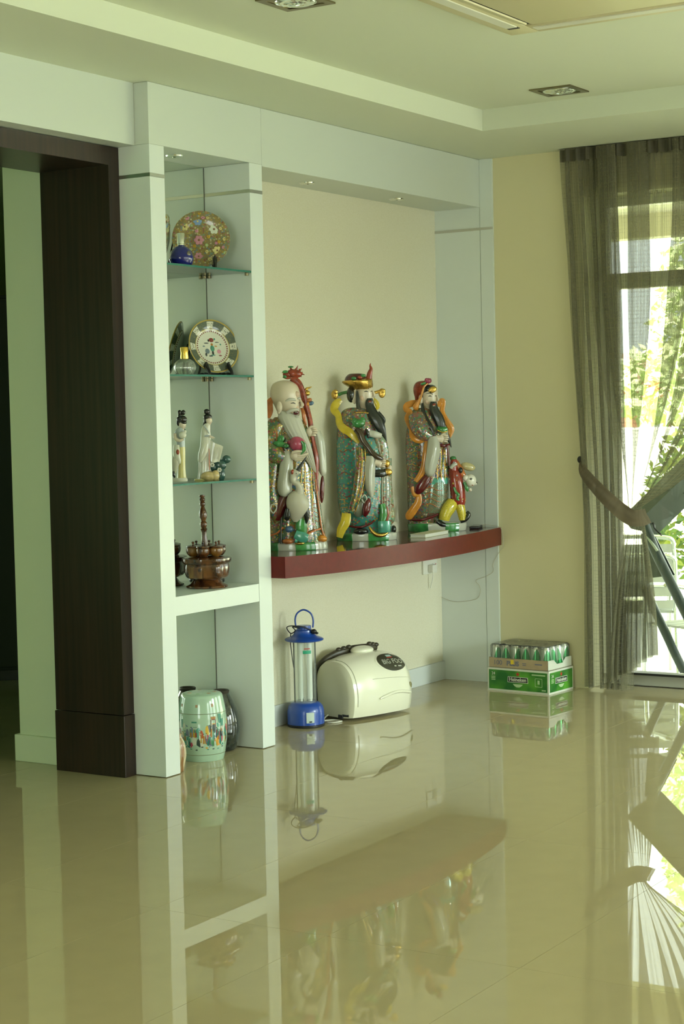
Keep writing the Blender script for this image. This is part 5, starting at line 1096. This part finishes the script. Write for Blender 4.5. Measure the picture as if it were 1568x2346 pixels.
F.put(F.tube([(555, 1150, 215), (548, 1260, 232), (545, 1400, 240), (550, 1520, 238), (565, 1610, 228)], [56, 62, 56, 50, 22], n=28, sub=6, rip=(4, .07)), 'sleeve', 'pwhite')
F.put(F.tube([(785, 1370, 40), (788, 1450, 40), (790, 1540, 38), (788, 1592, 36)], [22, 26, 24, 8]), 'sleeve', 'pwhite')
F.put(F.ball(510, 1735, 238, 46, 112, 40, rot=14), 'sleeve_lining', 'pdark', 'dark red hanging sleeve lining'); F.put(F.ball(425, 1720, 200, 80, 130, 40, rot=12), 'sleeve_drape', 'pgrey')
F.put(F.tube([(450, 1620, 244), (485, 1590, 248), (510, 1640, 248), (480, 1680, 246), (452, 1640, 244)], 9), 'sleeve_ring', 'pwhite')
F.put(F.hand(665, 1235, 205, 72), 'hand', 'skin'); F.put(F.tube([(600, 1210, 215), (660, 1230, 210)], [46, 40]), 'wrist', 'skin')
F.put(F.ball(735, 1235, 205, 44, 46, 30), 'gilt_knob', 'pgold')
F.put(F.tube([(600, 1345, 225), (700, 1345, 210), (790, 1325, 130)], [44, 44, 36], flat=.5), 'belt', 'pblack'); F.put(F.ball(750, 1335, 190, 56, 42, 24), 'belt_plate', 'pgold'); F.put(F.ball(770, 1290, 150, 34, 40, 30), 'thumb_knuckle', 'skin')
F.ribbon([(275, 1800, 190), (265, 1900, 200), (220, 1990, 200), (195, 2080, 195)], [50, 56, 50, 34], 'ribbon', 'pyel')
F.put(F.tube([(690, 1700, 205), (705, 1800, 208), (690, 1900, 205)], [30, 44, 36], flat=.4), 'sash_end', 'pgreen'); F.put(F.tube([(735, 1730, 200), (752, 1820, 200), (740, 1900, 198)], [12, 20, 12], flat=.5), 'sash_end', 'pred')
F.put(F.tube([(710, 1900, 200), (712, 1960, 205), (715, 2030, 200)], [72, 74, 70], flat=.35), 'scroll', 'pteal')
F.put(F.body([(1830, 270, 640, .75, 30), (1900, 275, 650, .72, 30), (1960, 290, 620, .68, 30), (1985, 320, 590, .6, 30)], folds=8, amp=.03), 'under_robe', 'robe_c')
F.put(F.tube([(300, 1950, 150), (420, 1965, 205), (520, 1940, 215), (600, 1890, 210)], 13), 'hem_edging', 'pdark')
F.put(F.ball(445, 2015, 185, 92, 40, 60), 'shoe', 'pblack'); F.put(F.ball(828, 2005, 60, 30, 46, 40), 'shoe', 'pblack')
F.put(F.tube([(540, 1965, 215), (580, 2020, 225), (640, 2060, 225), (720, 2055, 210), (770, 2010, 180)], [14, 20, 24, 20, 10]), 'hem_roll', 'pgold')

for x0 in (620, 655, 690, 740, 775): F.put(F.line(RS2, [(x0+.03*(x0-690)*i, 1390+i*100) for i in range(5)], 5, 8), 'gilt_seam', 'pgold' if x0 in (620, 655) else 'pwhite')
for j in range(6): F.put(F.line(RS2, [(585+14*k+j*36, 1640+44*(j % 3)-20*math.sin(k*PI/4)) for k in range(5)], 4, 8), 'wave_line', 'pred')
for x0 in (430, 470): F.put(F.tube([(x0+20, 1060, 238), (x0+25, 1250, 252), (x0+8, 1430, 258), (x0-40, 1620, 254), (x0-90, 1780, 240)], 5, n=7), 'gilt_seam', 'pgold')
for i in range(5): F.put(F.line(R2, [(200+26*k, 1080+i*130+14*math.sin(k*1.3+i)) for k in range(6)], 4, 4), 'painted_scroll', 'pblue' if i % 2 else 'pred')
for i in range(4): F.put(F.line(R2, [(200+24*k, 1640+i*50+8*math.sin(k*1.3+i)) for k in range(5)], 5, 4), 'gilt_line', 'pgold')
# ---------------------------------------------------------------- man in red hood with child
F = Fig('porcelain_figurine', 'tall porcelain figurine in red hood holding a child in yellow spotted trousers', 'figurine', 988, 4.535, ZR, 900, 840, 5.585)
B3 = [(1995, 225, 925, .5), (2012, 200, 945, .52), (2070, 205, 945, .52), (2105, 210, 938, .52)]
F.put(F.body(B3), 'base', 'pwhite')
for f0, f1 in ((-95, -20), (14, 45)): F.put(F.arc(B3, f0, f1, 1998, 2105, 9), 'rock', 'pgreen')
R3 = [(530, 280, 450, .8), (580, 235, 520, .78), (700, 200, 610, .74), (850, 170, 680, .70), (1050, 165, 705, .68), (1300, 180, 710, .66), (1500, 188, 715, .66), (1750, 190, 690, .64), (1900, 195, 650, .62), (2010, 205, 620, .6)]
F.put(F.body(R3, folds=7, amp=.03), 'robe', 'robe_c')
F.put(F.body([(1480, 355, 718, .78, 35), (1650, 350, 715, .78, 35), (1800, 345, 690, .76, 35), (1870, 340, 660, .74, 35)], folds=6, amp=.03), 'wave_skirt', 'robe_w')
F.put(F.body([(1420, 365, 716, .78, 33), (1460, 355, 718, .785, 33), (1500, 350, 719, .785, 33)], folds=6, amp=.03), 'skirt_band', 'pteal')
F.put(F.body([(990, 560, 720, .7, 60), (1150, 530, 725, .75, 55), (1350, 470, 722, .78, 45), (1425, 430, 716, .78, 40)], folds=7, amp=.035), 'apron', 'robe_a')
H3 = [(250, 410, 530, .9), (300, 378, 562, .92), (360, 368, 574, .92), (430, 370, 576, .9), (490, 385, 572, .86), (540, 405, 555, .8), (600, 420, 520, .7)]
hb = F.body(H3); F.tube([(552, 370, 60), (568, 405, 62), (574, 430, 64), (558, 442, 62)], [8, 13, 17, 10], b=hb); F.ball(352, 430, 60, 28, 70, 24, b=hb); F.put(hb, 'head', 'skin')
F.put(F.ball(450, 450, F.surf(H3, 450, 450)-14.5, 44, 40, 16), 'cheek', 'blush')
F.put(F.tube([(445, 388, F.surf(H3, 445, 388)+2), (470, 380, F.surf(H3, 470, 380)+3), (492, 388, F.surf(H3, 492, 388)+2)], [2, 6, 2]), 'eye', 'pblack'); F.put(F.tube([(532, 382, F.surf(H3, 532, 382)+3), (552, 380, F.surf(H3, 552, 380)+3)], [3, 5]), 'eye', 'pblack')
F.put(F.tube([(420, 352, F.surf(H3, 420, 352)+2), (470, 345, F.surf(H3, 470, 345)+4), (505, 362, F.surf(H3, 505, 362)+4)], [2, 5, 3]), 'eyebrow', 'pblack')
F.put(F.body([(236, 430, 505, .9, 6), (260, 385, 545, .94, 6), (310, 368, 545, .96, 6), (360, 362, 470, .9, 10), (410, 360, 400, .8, 30)]), 'hair', 'pblack')
F.put(F.ball(500, 302, 88, 58, 40, 18, rot=-22), 'gold_plate', 'pgold')
ho = F.put(F.body([(182, 360, 420, .9, -10), (200, 300, 470, .9, -10), (250, 266, 440, .92, -20), (320, 262, 400, .92, -30), (390, 280, 372, .85, -35), (450, 285, 350, .7, -35)]), 'hood', 'pred')
F.put(F.tube([(440, 222, 80), (395, 260, 100), (370, 330, 105), (350, 400, 95), (318, 460, 80), (290, 520, 70), (320, 540, 90)], [10, 12, 14, 16, 26, 40, 20], flat=.6), 'hood_trim', 'por', par=ho)
fb = F.ball(445, 188, 60, 48, 36, 34); F.ball(425, 172, 72, 24, 20, 20, b=fb); F.ball(465, 176, 74, 24, 20, 20, b=fb); F.put(fb, 'hood_flower', 'pink', par=ho); F.put(F.ball(385, 222, 78, 36, 16, 16, rot=-20), 'hood_leaf', 'pgreen', par=ho)
F.put(F.body([(452, 478, 548, .5, 110), (490, 464, 560, .5, 110), (540, 460, 575, .52, 115), (620, 480, 625, .5, 125), (700, 520, 655, .48, 135), (780, 560, 665, .46, 140), (840, 590, 668, .42, 140)], folds=9, amp=.05), 'beard', 'pbeard')
F.put(F.tube([(690, 880, 90), (715, 950, 85), (742, 1040, 80)], [22, 20, 5]), 'beard_strand', 'pbeard')
mo = F.put(F.ball(518, 492, 152, 24, 17, 16, rot=-6), 'mouth', 'pred'); F.put(F.ball(518, 506, 158, 18, 7, 8), 'teeth', 'pwhite', par=mo)
F.put(F.tube([(372, 470, 100), (378, 560, 125), (420, 670, 160), (470, 760, 190), (520, 870, 205)], [14, 24, 26, 28, 14], flat=.5), 'hair_band', 'pblack')
F.ribbon([(330, 460, 30), (250, 470, 30), (180, 500, 30), (170, 545, 35), (215, 580, 50), (185, 650, 80), (205, 720, 130), (245, 800, 170), (260, 890, 200), (330, 930, 215), (400, 905, 220), (450, 880, 222)], [30, 40, 40, 34, 36, 40, 42, 44, 48, 44, 34, 16], 'ribbon', 'por')
F.ribbon([(570, 510, 20), (625, 450, 20), (640, 490, 20), (630, 580, 25), (670, 680, 25), (735, 790, 20), (735, 860, 20), (725, 920, 22)], [30, 40, 34, 30, 36, 42, 30, 10], 'ribbon', 'por')
F.put(F.tube([(290, 620, 120), (330, 760, 175), (400, 860, 205), (490, 890, 215)], [100, 120, 100, 50], n=18, sub=5), 'upper_sleeve', 'robe_c')
F.put(F.tube([(500, 905, 222), (510, 1010, 245), (500, 1130, 255), (475, 1250, 255), (460, 1350, 245), (455, 1392, 240)], [62, 78, 80, 74, 60, 24], n=28, sub=6, rip=(4, .07)), 'sleeve', 'pwhite')
F.put(F.tube([(430, 930, 222), (415, 1060, 232), (400, 1200, 235), (370, 1330, 228), (290, 1460, 215)], [30, 40, 42, 42, 36], flat=.5), 'sleeve_border', 'por')
F.put(F.tube([(440, 1400, 232), (390, 1470, 232), (330, 1555, 226), (290, 1605, 218)], [48, 62, 60, 34], flat=.45, n=16), 'sleeve_lining', 'pdark', 'dark red hanging sleeve lining')
F.put(F.tube([(240, 1520, 214), (270, 1625, 216), (330, 1630, 220)], [20, 26, 16], flat=.5), 'sleeve_hem', 'por')
F.put(F.hand(620, 925, 195, 78), 'hand', 'skin'); F.put(F.tube([(530, 920, 215), (600, 925, 200)], [48, 44]), 'wrist', 'skin')
gp = F.tube([(560, 790, 190), (620, 812, 200), (680, 800, 185)], [28, 40, 28], flat=.6); F.put(gp, 'jade_plaque', 'pgreen'); F.put(F.tube([(560, 815, 205), (620, 840, 212), (680, 835, 195)], 8), 'plaque_edging', 'pgold')
F.put(F.tube([(570, 1000, 190), (640, 1015, 185), (715, 1000, 130)], [18, 20, 14]), 'belt', 'pdark'); F.put(F.tube([(685, 1010, 160), (700, 1120, 160), (715, 1270, 150)], [18, 14, 18], flat=.5), 'sash', 'pdark')
F.ribbon([(325, 1620, 205), (320, 1720, 205), (260, 1820, 200), (200, 1900, 190), (175, 1935, 180)], [30, 44, 50, 48, 18], 'ribbon', 'por')
F.put(F.tube([(200, 1935, 120), (320, 1950, 190), (450, 1925, 210), (570, 1880, 200)], 18), 'hem_edging', 'pdark')
F.put(F.body([(1940, 200, 560, .6, 10), (1990, 200, 580, .62, 10), (2030, 210, 560, .6, 10)], folds=8, amp=.03), 'under_robe', 'robe_a')
for x0 in (560, 610, 660): F.put(F.line(R3, [(x0+3*math.sin(i*2), 1060+i*95) for i in range(5)], 6, 26), 'gilt_seam', 'pgold')
for i in range(6): F.put(F.line(R3, [(205+28*k, 1010+i*80+12*math.sin(k*1.4+i)) for k in range(5)], 5, 4), 'gilt_line', 'pgold' if i % 2 else 'pgreen')
for i in range(4): F.put(F.line(R3, [(400+52*k, 1560+i*70-26*math.sin(k*PI/2.5)) for k in range(6)], 5, 30), 'wave_line', 'prust')
# the child he leads
ch_ = F.put(F.body([(1290, 715, 800, .7, 95), (1340, 710, 850, .75, 100), (1450, 715, 890, .75, 105), (1600, 730, 920, .72, 105), (1720, 740, 925, .7, 105), (1800, 790, 905, .65, 105)], folds=5, amp=.03), 'child_jacket', 'redflower')
F.put(F.tube([(770, 1330, 110), (770, 1280, 110), (775, 1230, 110), (775, 1190, 110)], [52, 50, 46, 40]), 'child_sleeve', 'redflower', par=ch_); F.put(F.ball(765, 1178, 112, 42, 30, 34), 'child_cuff', 'pgreen', par=ch_); F.put(F.tube([(730, 1300, 155), (765, 1262, 162), (810, 1250, 152)], [22, 26, 18]), 'child_collar', 'pwhite', par=ch_)
F.put(F.tube([(800, 1220, 70), (850, 1310, 80), (890, 1390, 90), (915, 1440, 92)], [34, 40, 38, 24]), 'child_sleeve', 'prust', par=ch_)
F.put(F.ball(958, 1290, 40, 98, 52, 50, rot=16), 'gold_ingot', mat('cream_yellow_enamel', (.50, .44, .22), .14, coat=.5))
hd = F.ball(985, 1465, 95, 78, 82, 74); F.ball(925, 1430, 120, 40, 38, 34, b=hd); F.tube([(1040, 1490, 100), (1058, 1505, 100), (1048, 1520, 100)], [8, 14, 8], n=8, b=hd); hd_ = F.put(hd, 'child_head', mat('child_face_glaze', (.74, .72, .62), .2, coat=.3))
F.put(F.ball(990, 1442, 166, 15, 12, 8, rot=-20), 'child_eye', 'pblack', par=hd_); F.put(F.ball(1062, 1500, 96, 14, 18, 14), 'hair_tuft', 'pblack', par=hd_); F.put(F.tube([(1000, 1520, 150), (1020, 1526, 140)], [5, 4]), 'child_mouth', 'pred', par=hd_); F.put(F.ball(860, 1330, 130, 28, 40, 30), 'hair_tuft', 'pblack', par=hd_)
F.put(F.tube([(900, 1480, 160), (935, 1560, 165), (950, 1600, 150)], [18, 22, 10], flat=.5), 'child_scarf', 'pgreen', par=ch_); F.put(F.tube([(975, 1570, 110), (995, 1600, 110)], [24, 16]), 'child_hand', 'skin', par=ch_)
F.put(F.tube([(770, 1540, 185), (800, 1610, 190), (830, 1640, 188), (815, 1690, 185), (840, 1710, 180)], [14, 18, 18, 16, 8], flat=.5), 'child_ribbon', 'pgreen', par=ch_)
F.put(F.tube([(760, 1740, 100), (715, 1800, 130), (670, 1880, 145), (650, 1960, 145)], [78, 88, 78, 68], n=18), 'child_trouser_leg', 'dots', par=ch_); F.put(F.tube([(845, 1760, 95), (868, 1840, 100), (880, 1910, 100), (885, 1965, 98)], [62, 60, 52, 44], n=16), 'child_trouser_leg', 'dots', par=ch_)
F.put(F.tube([(560, 1970, 170), (620, 2010, 175), (690, 2030, 170)], [30, 36, 18]), 'child_shoe', 'pblack', par=ch_); F.put(F.tube([(860, 1985, 105), (920, 1960, 100), (965, 1900, 95), (940, 1860, 92)], [24, 30, 30, 20]), 'child_shoe', 'pblack', par=ch_)

# ---------------------------------------------------------------- two lady figurines on the lowest glass shelf
X['lady_w'] = mat('lady_white_glaze', (.58, .58, .48), .16, coat=.4, var=.05, vscale=40); X['lady_y'] = mat('lady_yellow_glaze', (.62, .56, .24), .16, coat=.4, var=.12, vscale=20)
X['lady_b'] = mat('lady_blue_glaze', (.40, .46, .48), .18, coat=.4); X['stonet'] = mat('dark_teal_rock_glaze', (.03, .085, .075), .14, coat=.5, var=.4, vscale=40); X['boulder'] = mat('tan_boulder_glaze', (.52, .40, .18), .2, coat=.4, var=.25, vscale=40)
X['stripe'] = mat('grey_script', (.40, .40, .35), .5); X['hair'] = mat('black_hair_glaze', (.014, .012, .010), .18, coat=.4)
F = Fig('lady_figurine', 'small porcelain lady in pale blue top and yellow skirt holding a white bird', 'figurine', 411, 4.505, ZG[2], 370, 900, 4.692)
F.put(F.body([(915, 105, 275, .6), (935, 95, 285, .62), (955, 100, 282, .62)]), 'base', 'lady_w')
F.put(F.body([(575, 178, 255, .75), (650, 178, 258, .75), (780, 178, 258, .75), (880, 172, 264, .75), (930, 165, 272, .72)], folds=9, amp=.035), 'skirt', 'lady_y')
F.put(F.body([(372, 190, 232, .8), (400, 158, 242, .75), (450, 145, 255, .72), (520, 160, 255, .74), (585, 176, 256, .74)], folds=5, amp=.02), 'blouse', 'lady_b')
hd = F.body([(300, 205, 250, .95), (330, 188, 266, .95), (360, 192, 266, .9), (385, 210, 256, .8), (405, 212, 245, .7)]); F.ball(266, 358, 12, 5, 7, 6, b=hd, n=8, m=6); hd_ = F.put(hd, 'head', 'skin')
F.put(F.ball(250, 348, 20, 5, 3, 3, n=8, m=6), 'eye', 'pblack', par=hd_); F.put(F.ball(256, 372, 18, 5, 3, 3, n=8, m=6), 'mouth', 'pred', par=hd_)
hr = F.ball(222, 290, 0, 58, 46, 44); F.ball(240, 325, 6, 36, 22, 36, b=hr); F.ball(188, 320, 0, 26, 40, 26, b=hr); F.ball(200, 215, 0, 24, 28, 24, b=hr); F.ball(240, 215, 0, 24, 28, 22, b=hr); F.ball(205, 250, 0, 26, 30, 24, b=hr); F.put(hr, 'hair', 'hair')
F.put(F.tube([(150, 440, 30), (158, 490, 45), (200, 515, 60), (245, 500, 55)], [20, 20, 17, 11]), 'arm', 'skin')
bi = F.ball(235, 455, 60, 42, 40, 30); F.ball(262, 420, 55, 16, 18, 14, b=bi); bo_ = F.put(bi, 'bird', 'lady_w'); F.put(F.tube([(268, 412, 55), (258, 394, 55), (250, 388, 55)], [6, 5, 1], n=6), 'bird_beak', 'pblack', par=bo_)
F.put(F.tube([(170, 560, 62), (172, 660, 75), (200, 740, 78), (215, 755, 74)], [30, 38, 22, 6], flat=.5), 'shawl', 'lady_w'); F.put(F.ball(186, 635, 92, 18, 28, 10), 'sash_knot', 'pred')
cr_ = F.body([(680, 135, 190, .8, 55), (740, 112, 205, .8, 60), (800, 120, 185, .8, 60), (860, 130, 165, .8, 55)]); cr_o = F.put(cr_, 'crane', 'crane'); F.put(F.tube([(135, 840, 70), (140, 880, 70), (150, 910, 66)], [14, 18, 8]), 'crane_tail', 'pblack', par=cr_o)
F = Fig('lady_figurine', 'small porcelain lady in white robe holding an unrolled white scroll with writing', 'figurine', 475, 4.53, ZG[2], 370, 900, 4.692)
F.put(F.body([(925, 360, 620, .45), (945, 350, 635, .48), (965, 355, 630, .48)]), 'base', 'lady_y')
F.put(F.body([(330, 470, 525, .8), (360, 445, 530, .75), (420, 428, 530, .72), (480, 425, 535, .72), (560, 420, 535, .74), (700, 405, 540, .74), (850, 398, 540, .74), (930, 385, 545, .7)], folds=7, amp=.04), 'robe', 'lady_w')
hd = F.body([(258, 485, 530, .95), (285, 474, 546, .95), (315, 478, 546, .9), (340, 490, 535, .8), (362, 490, 525, .7)]); F.ball(547, 312, 10, 5, 7, 6, b=hd, n=8, m=6); hd_ = F.put(hd, 'head', 'skin')
F.put(F.ball(530, 300, 22, 5, 3, 3, n=8, m=6), 'eye', 'pblack', par=hd_); F.put(F.ball(536, 326, 20, 4, 3, 3, n=8, m=6), 'mouth', 'pred', par=hd_)
hr = F.ball(500, 262, -2, 48, 34, 40); F.ball(478, 300, -5, 22, 42, 30, b=hr); F.ball(490, 205, 0, 34, 30, 28, b=hr); F.ball(515, 225, 6, 12, 18, 12, b=hr); F.tube([(470, 310, -10), (458, 350, -10), (438, 380, -5)], [16, 12, 3], b=hr); F.put(hr, 'hair', 'hair')
F.put(F.tube([(462, 350, 38), (500, 400, 46), (520, 440, 40)], [5, 6, 5]), 'collar', 'lady_b'); F.put(F.tube([(470, 465, 44), (500, 462, 46), (530, 460, 38)], [6, 7, 5]), 'cuff', 'lady_b')
hb = F.tube([(525, 468, 45), (552, 478, 48), (580, 488, 46)], [13, 10, 4], n=8); F.tube([(540, 485, 50), (565, 498, 50)], [7, 4], n=8, b=hb); F.put(hb, 'hand', 'skin')
F.put(F.tube([(470, 480, 45), (470, 580, 55), (440, 680, 58), (415, 745, 52)], [40, 48, 40, 14], flat=.5), 'sleeve', 'lady_w'); F.put(F.tube([(485, 600, 68), (450, 660, 72), (425, 715, 66)], [5, 8, 4], flat=.5), 'sleeve_fold', mat('mauve_fold', (.32, .24, .28), .3))
F.put(F.tube([(518, 600, 58), (520, 720, 60), (520, 830, 58)], [4, 6, 5]), 'sash', mat('coral_sash', (.55, .22, .14), .3))
a_, b_, c_, d_ = (530, 500), (668, 592), (628, 755), (535, 735)
sh = B()
grid = []
for i in range(9):
    row_ = []
    for j in range(7):
        u_, v_ = i/8, j/6; x = (a_[0]*(1-u_)+b_[0]*u_)*(1-v_)+(d_[0]*(1-u_)+c_[0]*u_)*v_; y = (a_[1]*(1-u_)+b_[1]*u_)*(1-v_)+(d_[1]*(1-u_)+c_[1]*u_)*v_
        row_.append((x, y+10*math.sin(u_*5), 48+10*math.sin(u_*4+v_)))
    grid.append(row_)
vs = [F.p(*q_) for r_ in grid for q_ in r_]+[F.p(q_[0], q_[1], q_[2]-7) for r_ in grid for q_ in r_]; n_ = 63
fs = [(i*7+j, (i+1)*7+j, (i+1)*7+j+1, i*7+j+1) for i in range(8) for j in range(6)]; fs += [tuple(k+n_ for k in reversed(f_)) for f_ in fs]
edge = [i*7 for i in range(9)]+[56+j for j in range(1, 7)]+[i*7+6 for i in range(7, -1, -1)]+[j for j in range(5, 0, -1)]
fs += [(edge[i], edge[(i+1) % len(edge)], edge[(i+1) % len(edge)]+n_, edge[i]+n_) for i in range(len(edge))]
so_ = F.put(sh.add(vs, fs), 'scroll', 'lady_w')
for i in range(2, 8):
    pts = [(grid[i][j][0], grid[i][j][1], grid[i][j][2]+2) for j in range(1, 6)]; 
    F.put(F.tube(pts, [1.5]*5, n=5, sub=1, flat=.6), 'script_line', 'stripe', par=so_)
rk = F.ball(625, 780, -10, 78, 62, 50); F.ball(700, 720, -10, 48, 44, 34, b=rk); F.ball(640, 880, -5, 46, 80, 40, b=rk); F.ball(560, 800, 0, 40, 50, 36, b=rk); ro = F.put(rk, 'rock', 'stonet')
for x, y in ((550, 775), (628, 832)):
    fl = B()
    for k_ in range(6): F.ball(x+16*math.cos(k_*PI/3), y+16*math.sin(k_*PI/3), 52, 11, 11, 6, b=fl, n=8, m=6)
    F.put(fl, 'flower', 'lady_w', par=ro)
bl = F.ball(520, 895, 50, 95, 52, 50); F.ball(585, 890, 50, 46, 58, 46, b=bl); F.ball(460, 900, 50, 36, 30, 36, b=bl); F.put(bl, 'boulder', 'boulder')
